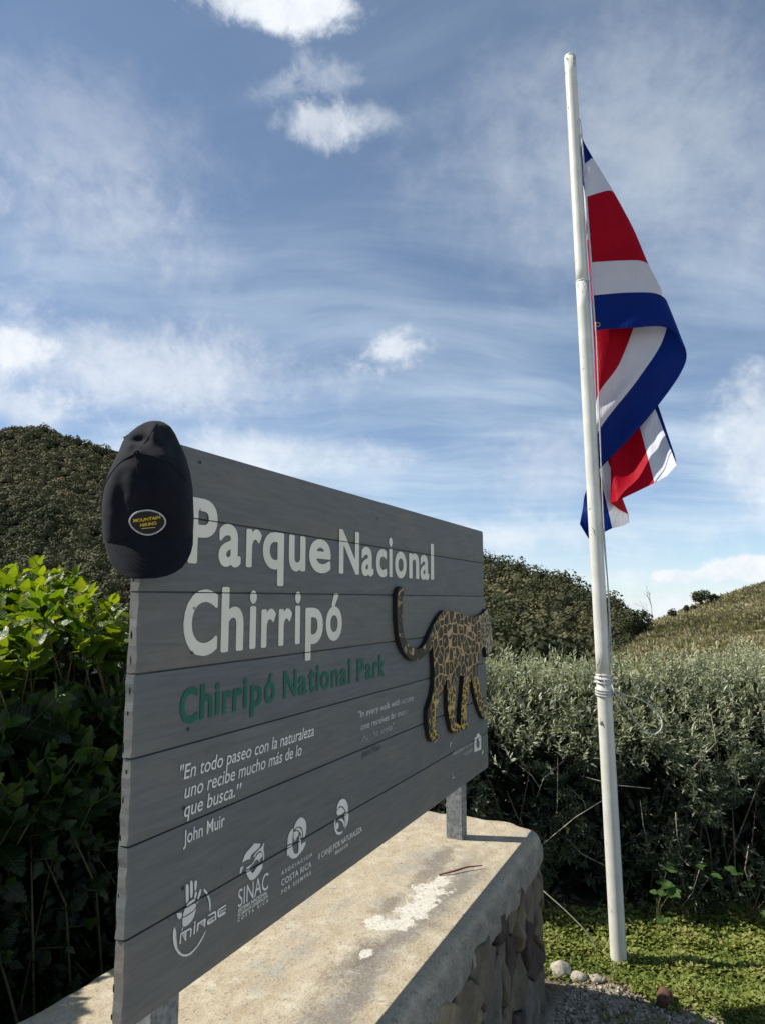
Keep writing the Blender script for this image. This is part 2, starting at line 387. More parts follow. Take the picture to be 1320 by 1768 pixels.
def hill_grass():
    n = 21000
    a = rng.uniform(.25, 1.15, n); r = np.sqrt(rng.uniform(15**2, 82**2, n)); k = r < right_R(a)+1.5; a, r = a[k], r[k]; n = len(a)
    X = a*r/np.hypot(1, a); Y = r/np.hypot(1, a); Z = right_z(a, r)
    size = rng.uniform(.20, .42, n)*(.7+r/150); per = 12
    an = rng.uniform(0, 2*np.pi, (n, per)); lean = rng.uniform(.1, .95, (n, per))
    ax = np.stack([np.cos(an)*lean, np.sin(an)*lean, np.ones_like(an)], -1)
    off = np.stack([np.cos(an), np.sin(an), np.zeros_like(an)], -1)*(rng.uniform(0, .55, (n, per, 1)))*size[:, None, None]
    pos = np.stack([X, Y, Z-.04], 1)[:, None, :]+off
    nr = np.stack([np.cos(an)*-.7, np.sin(an)*-.7, np.ones_like(an)*.5], -1)+rng.normal(0, .4, ax.shape)
    R = frames(ax.reshape(-1, 3), nr.reshape(-1, 3))
    TV = np.array([[0, -.10, 0], [.55, -.12, .03], [1, 0, -.08], [.55, .12, .03], [0, .10, 0]])[[0, 1, 2, 3, 4]]
    TV = np.array([[0, -.13, 0], [.6, -.14, .05], [1, .02, -.1], [0, .13, 0]]); TF = [[0, 1, 2, 3]]
    V, F, kk = scatter(TV, TF, pos.reshape(-1, 3), R, np.repeat(size, per)*rng.uniform(.6, 1.2, n*per))
    patch = bump2(X, Y, .16, .9)+.6*bump2(X, Y, .5, 2.2)
    tint = np.repeat(np.clip(.52+.17*patch+rng.normal(0, .14, n), 0, 1), per)+rng.normal(0, .07, n*per)
    m = leaf_mat('hill_grass', [(0, (.085, .085, .04)), (.3, (.19, .18, .09)), (.6, (.34, .305, .18)), (1, (.50, .45, .30))], .85, .2, (1.2, 1.1, .6), .15, 1)
    add('hill_grass', mesh_np('hill_grass', V, F, False, np.repeat(np.clip(tint, 0, 1), kk)), m, kind='stuff', label='dry tan and olive tussock grass on the right hill', cat='grass')
hill_grass()

# single trees and bushes that stand out along the right ridge
M_CROWN = leaf_mat('ridge_tree_leaf', [(0, (.02, .03, .01)), (.5, (.045, .055, .02)), (1, (.09, .09, .035))], .7, .15, (1.2, 1.2, .5), .25, 6)
M_BARK = plain('bark', (.12, .095, .07), .9, .15, var=.3, scale=25, bump=.5)
M_DEAD = plain('dead_wood', (.34, .31, .27), .9, .15, var=.2, scale=8)
def crown_mesh(name, rx, ry, rz, cz, n, leaf, lumps=7, seed=0):
    g = np.random.default_rng(seed); c = g.normal(size=(lumps, 3)); c /= np.linalg.norm(c, axis=1, keepdims=True)
    c = c*np.array([rx, ry, rz])*g.uniform(.35, .62, (lumps, 1)); c[0] = 0
    rad = g.uniform(.42, .62, lumps)*min(rx, ry, rz*1.1); rad[0] *= 1.25
    w = g.integers(0, lumps, n); d = g.normal(size=(n, 3)); d /= np.linalg.norm(d, axis=1, keepdims=True)
    pos = c[w]+d*rad[w][:, None]*g.uniform(.75, 1.08, (n, 1)); pos[:, 2] += cz
    nr = d+g.normal(0, .5, d.shape); R = frames(np.cross(nr, g.normal(size=d.shape)), nr)
    TV = np.array([[-.5, 0, 0], [0, -.34, .06], [.5, 0, 0], [0, .34, .06]]); V, F, k = scatter(TV, [[0, 1, 2, 3]], pos, R, leaf*g.uniform(.7, 1.3, n))
    return mesh_np(name, V, F, False, np.repeat(np.clip(g.normal(.5, .22, n), 0, 1), k))
def on_right(px, r):
    a = elev(px, 1000)[0]; a_ = np.array([a]); z = float(right_z(a_, np.array([r]))[0]); h = math.hypot(1, a)
    return Vector((a*r/h, r/h, z))
def tree(name, label, cat, p, w, h, trunk, seed, group=None, n=900, leaf=.16):
    t = thing(name, label, cat, p, 0, group)
    g = random.Random(seed); L = [([(0, 0, -.2), (.03*w, 0, trunk*.5), (-.02*w, .02, trunk), (.05*w, 0, trunk+h*.3)], [.07*w, .055*w, .045*w, .02*w], 7)]
    for i in range(5):
        q = g.uniform(0, 6.28); L.append(([(0, 0, trunk*.8), (math.cos(q)*w*.18, math.sin(q)*w*.18, trunk+h*.15), (math.cos(q)*w*.36, math.sin(q)*w*.36, trunk+h*.38)], [.035*w, .025*w, .01*w], 6))
    add('trunk', tubes_mesh('trunk', L), M_BARK, t)
    add('crown', crown_mesh('crown', w/2, w/2, h/2, trunk+h*.45, n, leaf, 8, seed), M_CROWN, t)
    return t
tree('round_tree', 'round dark tree standing alone on the right hill ridge', 'tree', on_right(1207, 69.5), 1.75, 1.5, .35, 3)
tree('ridge_bush', 'low flat dark bush just right of the round ridge tree', 'bush', on_right(1230, 70.5), 1.6, .8, .05, 5)
tree('ridge_bush', 'small dark round bush nearest the dead tree on the ridge', 'bush', on_right(1157, 66), .85, .85, .1, 8, n=420)
tree('ridge_bush', 'tiny dark bush between small round bush and the round ridge tree', 'bush', on_right(1181, 67.5), .6, .75, .1, 9, n=320)
tree('ridge_bush', 'tiny low bush touching the left foot of the round ridge tree', 'bush', on_right(1193, 68.2), .65, .5, .05, 10, n=240)
p_ = on_right(1103, 60); tree('dark_bush', 'large dark green bush where the two hills meet', 'bush', (p_.x-.6, p_.y, p_.z-.15), 3.0, 2.3, .1, 12, n=2200, leaf=.2)
p_ = on_right(1078, 58); tree('dark_bush', 'dark bush low in the notch between the hills, beside the pole', 'bush', (p_.x-.4, p_.y, p_.z-.7), 2.0, 1.6, .1, 13, n=1500, leaf=.2)
def dead_tree():
    t = thing('dead_tree', 'bare pale dead tree on the skyline between the two hills', 'tree', on_right(1123, 64)); g = random.Random(4); L = []
    def br(p, d, l, r, k):
        q = p+d*l; m_ = p+d*l*.5+Vector((g.uniform(-1, 1), g.uniform(-1, 1), g.uniform(-.3, .6)))*l*.07; L.append(([p, m_, q], [r, r*.8, r*.6], 5))
        if k:
            for i in range(3):
                nd = (d+Vector((g.uniform(-.9, .9), g.uniform(-.9, .9), g.uniform(-.1, .7)))).normalized(); br(p+d*l*g.uniform(.45, 1), nd, l*g.uniform(.45, .7), r*.5, k-1)
    br(Vector((0, 0, -.2)), Vector((-.04, 0, 1)), 1.9, .05, 3)
    add('trunk', tubes_mesh('trunk', L[:1]), M_DEAD, t); add('branches', tubes_mesh('branches', L[1:]), M_DEAD, t)
dead_tree()
# ---- outlines on the sign face (tenths of a millimetre along and up)
JAG = [(13311,19993),(13459,19829),(13418,19632),(13355,19356),(13313,19082),(13291,18809),(13329,18536),(13406,18299),(13543,18059),(13762,17852),(14068,17697),(14465,17605),(14894,17554),(15281,17584),(15622,17709),(15856,17864),(16094,18064),(16397,18308),(16768,18555),(17147,18764),(17534,18934),(17796,19019),(18060,19016),(18599,18985),(19297,18942),(20022,18868),(20775,18758),(21561,18677),(22217,18678),(22899,18715),(23518,18808),(23884,18907),(24073,19011),(24275,18993),(24391,18766),(24600,18520),(24959,18213),(25069,17830),(25105,17504),(25260,17225),(25329,17102),(25128,16990),(24891,16870),(24546,16786),(24309,16564),(24017,16585),(23889,16881),(23779,17149),(23422,17144),(22970,16890),(22697,16604),(22512,16316),(22415,16074),(22488,15867),(22592,15606),(22789,15184),(23025,14805),(23180,14484),(23432,14300),(23872,14217),(24313,14003),(24075,13701),(23743,13570),(23306,13660),(22971,13859),(22647,14153),(22333,14542),(22023,14924),(21813,15292),(21575,15683),(21386,15727),(21168,15459),(20918,15104),(20743,14650),(20646,14191),(20634,13911),(20857,13783),(20849,13620),(20468,13586),(20100,13668),(19888,13840),(19856,14120),(19931,14525),(20003,14839),(20106,15199),(20274,15649),(20350,16019),(19618,16097),(19393,15833),(19310,15521),(19156,15174),(19074,14867),(19063,14553),(19122,14274),(19184,14062),(19534,13986),(19816,13851),(19809,13669),(19447,13591),(18961,13671),(18692,13804),(18498,14056),(18310,14437),(18190,14807),(18177,15205),(18150,15606),(18093,15878),(18011,16196),(17832,15905),(17567,15672),(17306,15442),(17051,15217),(16798,14953),(16670,14676),(16664,14426),(16717,14166),(17018,14012),(16952,13834),(16766,13719),(16526,13719),(16233,13812),(16062,13985),(15952,14248),(15844,14551),(15793,14845),(15856,15123),(16092,15339),(16333,15559),(16457,15796),(16583,16036),(16615,16330),(16599,16671),(16559,17015),(16518,17317),(16476,17555),(16199,17465),(15903,17337),(15556,17236),(15218,17178),(14887,17121),(14564,17117),(14248,17169),(13939,17271),(13637,17430),(13390,17601),(13195,17806),(13051,18044),(12937,18318),(12881,18588),(12845,18858),(12827,19128),(12829,19397),(12869,19668),(12967,19863),(13114,19963)]
MINAE = [[(1737,13229),(1766,13247),(1805,13233),(1834,13172),(1847,12895),(1814,12857),(1780,12839),(1754,12904),(1739,13081)],[(1877,13256),(1901,13276),(1941,13263),(1970,13199),(1982,13033),(1968,12913),(1934,12888),(1898,12938),(1881,13093)],[(2033,13216),(2063,13222),(2110,13202),(2118,13137),(2098,13043),(2068,12991),(2036,13039),(2021,13132)],[(2055,12983),(2101,12979),(2123,12934),(2106,12877),(2072,12833),(2030,12879)],[(2217,12977),(2268,12971),(2273,12944),(2243,12854),(2195,12789),(2155,12778),(2143,12826),(2169,12905)],[(2136,12747),(2173,12743),(2168,12717),(2135,12704)],[(1458,12757),(1630,12705),(1648,12650),(1607,12586),(1541,12600),(1491,12661)],[(1779,12778),(1797,12814),(1874,12842),(2011,12848),(2076,12831),(2070,12790),(1955,12782),(1838,12775)],[(1761,12760),(1917,12752),(2037,12740),(2108,12720),(2101,12654),(2023,12608),(1886,12597),(1750,12587),(1673,12610),(1680,12662),(1714,12735)],[(2103,12616),(2086,12547),(2031,12450),(1954,12399),(1858,12368),(1761,12369),(1693,12389),(1662,12450),(1659,12585),(1771,12564),(1926,12570),(2044,12588)],[(1675,12385),(1704,12373),(1659,12318),(1626,12325)],[(2349,12905),(2376,12944),(2437,12887),(2509,12796),(2474,12785),(2398,12844)],[(2475,12746),(2538,12743),(2600,12637),(2627,12512),(2625,12385),(2609,12352),(2585,12425),(2569,12546),(2532,12662)],[(1397,12493),(1420,12478),(1467,12394),(1458,12314),(1463,12216),(1501,12093),(1574,11956),(1674,11842),(1791,11781),(1909,11750),(2045,11760),(2182,11802),(2319,11895),(2418,11968),(2478,12014),(2464,11976),(2381,11883),(2263,11800),(2125,11739),(1989,11704),(1833,11721),(1696,11781),(1558,11891),(1458,12028),(1396,12160),(1367,12291),(1365,12410)],[(1586,12076),(1604,12280),(1651,12291),(1931,12278),(1972,12244),(1983,12215),(1961,12076),(1921,12086),(1933,12235),(1806,12242),(1806,12066),(1757,12079),(1758,12245),(1643,12252),(1634,12063)],[(2039,12088),(2059,12284),(2109,12283),(2089,12087)],[(2056,12347),(2116,12349),(2114,12306),(2058,12303)],[(2148,12094),(2164,12268),(2220,12278),(2424,12282),(2467,12259),(2468,12233),(2433,12089),(2395,12123),(2409,12249),(2222,12240),(2188,12097)],[(2539,12283),(2548,12311),(2782,12307),(2838,12280),(2846,12095),(2796,12098),(2784,12261)],[(2515,12120),(2516,12196),(2574,12209),(2778,12205),(2779,12179),(2575,12180),(2573,12129),(2782,12126),(2783,12093),(2558,12091)],[(2887,12151),(2892,12286),(2957,12301),(3201,12303),(3214,12265),(2958,12261),(2949,12232),(3205,12222),(3206,12189),(2944,12199),(2941,12157),(3197,12146),(3188,12097),(2943,12104)]]
SINAC = [[(3810,13051),(3850,13119),(3923,13208),(4030,13262),(4162,13297),(4328,13368),(4341,13345),(4573,13277),(4586,13241),(4507,13181),(4348,13153),(4202,13122),(4160,13072),(4150,13031),(4016,13054),(3885,13058)],[(3739,12958),(3879,12956),(3859,12907),(3807,12862),(3767,12802),(3718,12836)],[(4739,13247),(4758,13222),(4718,13157),(4751,13030),(4770,12896),(4754,12804),(4718,12822),(4707,12954),(4663,13044),(4556,13102),(4419,13080),(4353,13025),(4285,13021),(4295,13055),(4372,13107),(4532,13148),(4647,13178)],[(4523,13061),(4628,13042),(4682,12994),(4680,12924),(4598,12904),(4541,12903),(4566,12831),(4531,12842),(4506,12901),(4425,12926),(4357,12923),(4290,12874),(4202,12852),(4135,12855),(4147,12826),(4048,12821),(3981,12849),(3991,12877),(4111,12881),(4222,12889),(4289,12919),(4355,12974),(4387,13014),(4466,13041)],[(3978,12806),(4049,12796),(4148,12788),(4161,12747),(4254,12660),(4321,12670),(4409,12729),(4546,12761),(4674,12765),(4698,12738),(4689,12651),(4621,12597),(4508,12532),(4373,12489),(4238,12494),(4147,12540),(4054,12645),(3996,12739)]]
ASOC = [[(6181,13177),(6236,13281),(6351,13369),(6508,13404),(6669,13355),(6815,13225),(6859,13070),(6835,12894),(6772,12811),(6691,12814),(6679,12958),(6616,13097),(6474,13176),(6277,13190)],[(6239,13165),(6435,13157),(6576,13067),(6631,12972),(6651,12825),(6623,12830),(6539,12988),(6417,13092)],[(5868,12857),(5881,13027),(5953,13143),(6065,13200),(6161,13207),(6156,13105),(6121,12978),(6125,12839)],[(5869,12818),(6115,12803),(6138,12679),(6219,12537),(6336,12477),(6434,12491),(6471,12579),(6446,12745),(6483,12834),(6584,12785),(6588,12643),(6687,12674),(6841,12659),(6811,12577),(6672,12478),(6475,12419),(6339,12382),(6145,12412),(6010,12493),(5932,12576),(5858,12570),(5854,12687)],[(6183,13098),(6339,13094),(6439,13026),(6433,12958),(6325,12899),(6229,12838),(6187,12959)],[(6481,12904),(6541,12917),(6563,12831),(6503,12838)]]
NATU = [[(8649,13073),(8695,13183),(8838,13292),(9033,13304),(9208,13235),(9335,13113),(9398,12962),(9390,12828),(9264,12837),(9187,12947),(9037,13075),(8841,13124)],[(8641,13009),(8745,13082),(8939,13070),(9087,12984),(9188,12875),(8991,12852),(8748,12871),(8675,12923)],[(9171,12346),(9269,12453),(9292,12605),(9164,12796),(9339,12800),(9441,12769),(9433,12590),(9344,12433)],[(8798,12758),(8993,12718),(9142,12600),(9169,12481),(9120,12427),(9069,12553),(8945,12664),(8774,12732)],[(8610,12590),(8632,12671),(8727,12678),(8791,12606),(8778,12499),(8683,12471),(8611,12513)],[(8502,12793),(8582,12805),(8571,12644),(8611,12502),(8756,12374),(8925,12337),(9072,12340),(8999,12283),(8830,12276),(8661,12346),(8541,12478),(8491,12644)]]
CAM = [[(22347,12879),(22678,12897),(22767,13006),(23104,12985),(23183,12872),(23437,12795),(23400,12148),(22313,12227)],[(22875,12766),(23055,12660),(23115,12501),(23038,12340),(22850,12300),(22687,12394),(22613,12565),(22688,12724)]]
BRK = [[(18928,13082),(18934,13251),(19139,13255),(19138,13228),(19001,13221),(18996,13083)],[(23441,11946),(23667,11943),(23676,12098),(23746,12100),(23735,11905),(23473,11909)]]
# ------------------------------------------------------------------ the park sign
SIGN_L = 2.455; SIGN_T = .03
JOINT = [2.306, 2.138, 1.966, 1.796, 1.626, 1.454, 1.276, 1.103]
sign = thing('park_sign', 'large grey plank sign lettered Parque Nacional Chirripó with a jaguar cut-out', 'sign', (SA.x, SA.y, BASE_Z), SROT)
def sz(z): return z-BASE_Z
M_PLANK = [wood_paint('grey_paint_%d' % i, b, d, i*1.7+.3) for i, (b, d) in enumerate([((.158, .165, .158), (.122, .127, .123)), ((.168, .170, .160), (.131, .132, .126)), ((.152, .160, .158), (.118, .124, .124)), ((.174, .172, .158), (.136, .134, .125))])]
def plank(i):
    z1 = sz(JOINT[i])-.0011; z0 = sz(JOINT[i+1])+.0011; rg = random.Random(40+i)
    x0 = rg.uniform(-.0018, .0015); x1 = SIGN_L+[-.012, -.018, .0, .004, .002, .008, .012][i]; fy = rg.uniform(-.0008, .0006); T = SIGN_T
    nz = 9; zs = [z0+(z1-z0)*k/nz for k in range(nz+1)]
    def ring(x, inset, wav):
        P = []
        for k, z in enumerate(zs):                       # front going up
            w_ = wav*noise.noise((i*5.3, z*38, 0)); e = 1.0 if k in (0, nz) else 0
            P.append((x+w_*1.2, fy+inset+e*.0018+abs(wav)*.4*noise.noise((i*2.1, z*30, 4)), z+(.0012 if k == 0 else -.0012 if k == nz else 0)*(e)))
        for k, z in reversed(list(enumerate(zs))):       # back going down
            w_ = wav*noise.noise((i*5.3+9, z*38, 2)); P.append((x+w_*1.2, T-inset, z))
        return P
    st = [ring(x0, .0035, .0035), ring(x0+.0035, .0008, .002), ring(x0+.012, 0, 0)]+[ring(x0+(x1-x0)*k/8, 0, 0) for k in range(1, 8)]+[ring(x1-.004, 0, 0), ring(x1, .002, .002)]
    n = len(st[0]); V = [p for r in st for p in r]; F = []
    for a in range(len(st)-1):
        for k in range(n): F.append((a*n+k, a*n+(k+1) % n, (a+1)*n+(k+1) % n, (a+1)*n+k))
    for k in range(nz): F.append((k, k+1, n-2-k, n-1-k)); o = (len(st)-1)*n; F.append((o+k+1, o+k, o+n-1-k, o+n-2-k))
    me = mesh_py('plank', V, F); bm = bmesh.new(); bm.from_mesh(me); bmesh.ops.recalc_face_normals(bm, faces=bm.faces[:]); bm.to_mesh(me); bm.free()
    return add('plank', me, M_PLANK[(i*3+1) % 4], sign)
planks = [plank(i) for i in range(7)]
M_POST = plain('post_grey_paint', (.20, .21, .215), .6, .35, var=.35, scale=55, bump=.8, bscale=90)
add('post', box_mesh('post', 2.142, 2.205, .0315, .112, -.06, sz(2.18), .003), M_POST, sign)
add('post', box_mesh('post', .118, .206, .0315, .118, -.06, sz(2.18), .003), M_POST, sign)
for j in JOINT[1:-1]: add('batten', box_mesh('batten', .006, SIGN_L-.03, .010, .019, sz(j)-.0045, sz(j)+.0045), M_PLANK[0], sign)
M_HOLE = plain('nail_hole', (.008, .008, .008), .9, .1)
M_NAIL = plain('rusty_nail', (.03, .026, .024), .6, .4)
rg = random.Random(5); hp = []
for i in range(7):                                        # dark knots and nail holes in the sawn left ends
    for k in range(3):
        z = sz(JOINT[i+1])+ (JOINT[i]-JOINT[i+1])*(.16+.34*k+rg.uniform(-.05, .05)); hp.append((z, .007+rg.random()*.013, rg.uniform(.0018, .0034), rg.uniform(.004, .011)))
def disc(name, c, ax, ry, rz, n=9, jag=.25, seed=0):
    g = random.Random(seed); V = [Vector(c)]; F = []
    for k in range(n):
        q = 2*math.pi*k/n; f = 1+g.uniform(-jag, jag)
        V.append(Vector(c)+(Vector((0, math.cos(q)*ry*f, math.sin(q)*rz*f)) if ax == 'x' else Vector((math.cos(q)*ry*f, 0, math.sin(q)*rz*f))))
    for k in range(n): F.append((0, 1+k, 1+(k+1) % n))
    return mesh_py(name, V, F)
for k, (z, y, a, b) in enumerate(hp): add('nail_hole', disc('nail_hole', (-.0085, y, z), 'x', a, b, seed=k), M_HOLE, sign)
for k, (x, z) in enumerate([(.177, 2.274), (.182, 2.16), (1.156, 2.241), (2.208, 2.254), (2.204, 2.162), (.17, 1.83), (.172, 1.93), (2.2, 1.83), (.165, 1.66), (2.17, 1.66), (.16, 1.49), (2.15, 1.40), (.165, 1.32)]):
    add('nail', disc('nail', (x, -.0022, sz(z)), 'y', .0042, .0042, 10, .08, k), M_NAIL, sign)

# ---- painted lettering: glyphs of the built-in typeface, cut where the planks meet
def text_geo(body, offset=0., shear=0., spacing=1.0):
    cu = bpy.data.curves.new('glyph', 'FONT'); cu.body = body; cu.offset = offset; cu.shear = shear; cu.resolution_u = 5; cu.space_character = spacing
    o = bpy.data.objects.new('glyph', cu); C.objects.link(o); bpy.context.view_layer.update()
    me = bpy.data.meshes.new_from_object(o.evaluated_get(bpy.context.evaluated_depsgraph_get()))
    bpy.data.objects.remove(o); bpy.data.curves.remove(cu)
    V = np.empty(len(me.vertices)*3); me.vertices.foreach_get('co', V); V = V.reshape(-1, 3)[:, :2].copy()
    F = [tuple(p.vertices) for p in me.polygons]; bpy.data.meshes.remove(me)
    return V, F
def cut_joints(bm, half=.0013):
    for j in JOINT[1:-1]:
        z = sz(j); zs = [v.co.z for v in bm.verts]
        if not zs or min(zs) > z-half or max(zs) < z+half: continue
        for zc in (z-half, z+half): bmesh.ops.bisect_plane(bm, geom=bm.verts[:]+bm.edges[:]+bm.faces[:], plane_co=(0, 0, zc), plane_no=(0, 0, 1), dist=1e-6)
        dl = [f for f in bm.faces if abs(f.calc_center_median().z-z) < half*.98]; bmesh.ops.delete(bm, geom=dl, context='FACES')
def flat_bm(V, F, y=-.0022):
    bm = bmesh.new(); vs = [bm.verts.new((x, y, z)) for x, z in V]
    for f in F:
        try: bm.faces.new([vs[k] for k in f])
        except ValueError: pass
    bmesh.ops.remove_doubles(bm, verts=bm.verts[:], dist=1e-5)
    return bm
def paint_mat(name, col, worn, wear, scale=70, gray=(.13, .14, .145)):
    m, t, b = mat(name); oc = t.node('ShaderNodeTexCoord').outputs['Object']
    n = t.noise(t.mapping(oc, scale=(.6, 1, 1.6)), scale, 6, .7); big = t.noise(oc, 6, 4)
    c = t.mix(t.smooth(big, .35, .7), col, worn)
    c = t.mix(t.smooth(t.math('ADD', n, t.math('MULTIPLY', t.math('SUBTRACT', big, .5), .5)), .78-wear, .84-wear), c, gray)
    t.put(b.inputs['Base Color'], c); b.inputs['Roughness'].default_value = .55; b.inputs['Specular IOR Level'].default_value = .35
    return m
M_CREAM = paint_mat('cream_lettering', (.84, .80, .67), (.76, .72, .60), .0)
M_GREEN = paint_mat('green_lettering', (.008, .14, .085), (.012, .105, .068), .0, gray=(.03, .07, .055))
M_WHITE = paint_mat('white_lettering', (.84, .82, .75), (.72, .70, .65), .05, 90)
M_FADED = paint_mat('flaking_lettering', (.62, .62, .58), (.46, .46, .44), .20, 150)
M_GHOST = paint_mat('ghost_lettering', (.055, .057, .06), (.11, .113, .115), .12, 120)
def bold_glyph(ch, off, res=.0125):
    """glyph thickened by an exact distance field, meshed with marching squares"""
    V, F = text_geo(ch); T = []
    for f in F:
        for k in range(1, len(f)-1): T.append((f[0], f[k], f[k+1]))
    from collections import Counter
    ed = Counter(tuple(sorted((f[k], f[(k+1) % len(f)]))) for f in F for k in range(len(f)))
    E = np.array([e for e, n in ed.items() if n == 1]); A = V[E[:, 0]]; B = V[E[:, 1]]
    lo = V.min(0)-off-res*2; hi = V.max(0)+off+res*2; nx, ny = (np.ceil((hi-lo)/res).astype(int)+1)
    gx, gy = np.meshgrid(lo[0]+np.arange(nx)*res, lo[1]+np.arange(ny)*res, indexing='ij'); P = np.stack([gx.ravel(), gy.ravel()], 1)
    AB = B-A; tt = np.clip(((P[:, None]-A[None])*AB[None]).sum(2)/np.maximum((AB**2).sum(1), 1e-12), 0, 1)
    D = np.sqrt((((A[None]+tt[..., None]*AB[None])-P[:, None])**2).sum(2)).min(1); inside = np.zeros(len(P), bool)
    for a, b, c in T:
        a, b, c = V[a], V[b], V[c]; cr = lambda p, q: (q[0]-p[0])*(P[:, 1]-p[1])-(q[1]-p[1])*(P[:, 0]-p[0])
        d1, d2, d3 = cr(a, b), cr(b, c), cr(c, a); inside |= ((d1 >= 0) & (d2 >= 0) & (d3 >= 0)) | ((d1 <= 0) & (d2 <= 0) & (d3 <= 0))
    S = (np.where(inside, -D, D)-off).reshape(nx, ny); VV = {}; OV = []; OF = []
    def vid(key, x, y):
        if key not in VV: VV[key] = len(OV); OV.append((x, y))
        return VV[key]
    for i in range(nx-1):
        for j in range(ny-1):
            c4 = [(i, j), (i+1, j), (i+1, j+1), (i, j+1)]; s4 = [S[q] for q in c4]
            if min(s4) >= 0: continue
            poly = []
            for k in range(4):
                q, r = c4[k], c4[(k+1) % 4]; a, b = s4[k], s4[(k+1) % 4]
                if a < 0: poly.append(vid(q, lo[0]+q[0]*res, lo[1]+q[1]*res))
                if (a < 0) != (b < 0):
                    f = a/(a-b); poly.append(vid((min(q, r), max(q, r), 'e'), lo[0]+(q[0]+(r[0]-q[0])*f)*res, lo[1]+(q[1]+(r[1]-q[1])*f)*res))
            if len(poly) > 2: OF.append(tuple(poly))
    return np.array(OV), OF
GLYPHS = {}
def letter(ch, s0, s1, z0, z1, m, off, name='letter', y=-.0022, parent=sign):
    if (ch, off) not in GLYPHS: GLYPHS[(ch, off)] = bold_glyph(ch, off)
    V, F = GLYPHS[(ch, off)]; V = V.copy(); lo, hi = V.min(0), V.max(0)
    V[:, 0] = s0+(V[:, 0]-lo[0])/(hi[0]-lo[0])*(s1-s0); V[:, 1] = sz(z0)+(V[:, 1]-lo[1])/(hi[1]-lo[1])*(z1-z0)
    bm = flat_bm(V, F, y); cut_joints(bm); return add(name, bm_mesh(name, bm), m, parent)
CREAM = [('P',.1435,.2482,2.033,2.1878),('a',.2551,.3449,2.030,2.1373),('r',.3672,.4360,2.033,2.1344),('q',.4423,.5450,1.987,2.1345),('u',.5711,.6611,2.030,2.1344),('e',.6822,.8141,2.030,2.134),('N',.8684,1.0105,2.033,2.1773),('a',1.029,1.1233,2.030,2.132),('c',1.1432,1.2329,2.030,2.132),('i',1.2515,1.2828,2.0326,2.1799),('o',1.3059,1.4148,2.030,2.1334),('n',1.4411,1.5454,2.0326,2.1339),('a',1.559,1.657,2.030,2.134),('l',1.6769,1.7135,2.0335,2.1866),
('C',.1367,.2591,1.8187,1.9739),('h',.2728,.3636,1.8221,1.9806),('i',.3892,.4195,1.8232,1.9736),('r',.4421,.5101,1.8229,1.9256),('r',.5251,.5921,1.8232,1.9253),('i',.6083,.6374,1.8234,1.9729),('p',.6658,.7687,1.772,1.9256),('ó',.7868,.8907,1.8210,1.969)]
GREEN = [('C',.1361,.1959,1.6716,1.7522),('h',.2041,.2496,1.6742,1.7546),('i',.2592,.2766,1.6759,1.7513),('r',.2882,.3229,1.6748,1.7285),('r',.3286,.3659,1.675,1.7302),('i',.3709,.3877,1.6764,1.7529),('p',.4017,.4526,1.6507,1.7293),('ó',.4636,.5135,1.6755,1.7527),('N',.5557,.6232,1.6782,1.753),('a',.6337,.6797,1.6775,1.7309),('t',.6893,.7247,1.6791,1.7452),('i',.7333,.7505,1.6792,1.7551),('o',.7601,.8136,1.6782,1.7317),('n',.8263,.8718,1.679,1.7307),('a',.8833,.9279,1.6779,1.7307),('l',.9398,.9542,1.6795,1.758),('P',1.0011,1.0534,1.6785,1.7528),('a',1.0648,1.1091,1.6778,1.7315),('r',1.123,1.16,1.6789,1.7331),('k',1.1672,1.2157,1.6786,1.7555)]
for a in CREAM: letter(*a, M_CREAM, .027)
for a in GREEN: letter(*a, M_GREEN, .024)
_V, _F = text_geo('E'); CAP_H = _V[:, 1].max()-_V[:, 1].min()
def text_line(body, s0, s1, zb, h, m, shear=0., off=0., spacing=1., name='text_line', parent=sign):
    V, F = text_geo(body, off, shear, spacing); lo, hi = V.min(0), V.max(0)
    V[:, 0] = s0+(V[:, 0]-lo[0])/(hi[0]-lo[0])*(s1-s0); V[:, 1] = sz(zb)+V[:, 1]/CAP_H*h
    bm = flat_bm(V, F); cut_joints(bm); return add(name, bm_mesh(name, bm), m, parent)
for a in [('"En todo paseo con la naturaleza', .1426, .7221, 1.5524, .0315), ('uno recibe mucho más de lo', .1595, .6541, 1.5103, .0315), ('que busca.', .1601, .345, 1.4700, .0315)]: text_line(*a, M_WHITE, .16, .006, name='quote_line')
text_line('"', .352, .372, 1.462, .034, M_WHITE, .16, 0, name='quote_mark')
text_line('John Muir', .1607, .3069, 1.4120, .029, M_WHITE, 0, .008, name='quote_author')
for a in [('"In every walk with nature', 1.0086, 1.4776, 1.5600, .0215), ('one receives far more', 1.027, 1.4222, 1.518, .0215)]: text_line(*a, M_FADED, .16, .008, name='quote_line')
text_line('than he seeks".', 1.0296, 1.3014, 1.4806, .0215, paint_mat('mostly_gone_lettering', (.5, .5, .47), (.34, .34, .33), .27, 170), .16, .004, name='quote_line')
text_line('John Muir', 1.039, 1.1852, 1.4280, .0215, M_GHOST, 0, .0, name='quote_author')
def emblem(name, polys, m, parent=sign, label=None, y=-.0022):
    bm = bmesh.new()
    for P in polys:
        vs = [bm.verts.new((x/10000, y, sz(z/10000))) for x, z in P]; bm.faces.new(vs)
    bmesh.ops.triangulate(bm, faces=bm.faces[:], ngon_method='EAR_CLIP')
    bmesh.ops.recalc_face_normals(bm, faces=bm.faces[:]); cut_joints(bm)
    return add(name, bm_mesh(name, bm), m, parent, label=label)
emblem('hand_emblem', MINAE, M_WHITE, label='white hand in a broken ring over the word minae')
e = emblem('bird_emblem', SINAC, M_WHITE, label='white oval bird emblem above the word SINAC')
text_line('SINAC', .3683, .4975, 1.2046, .0405, M_WHITE, 0, .0, name='emblem_text', parent=e)
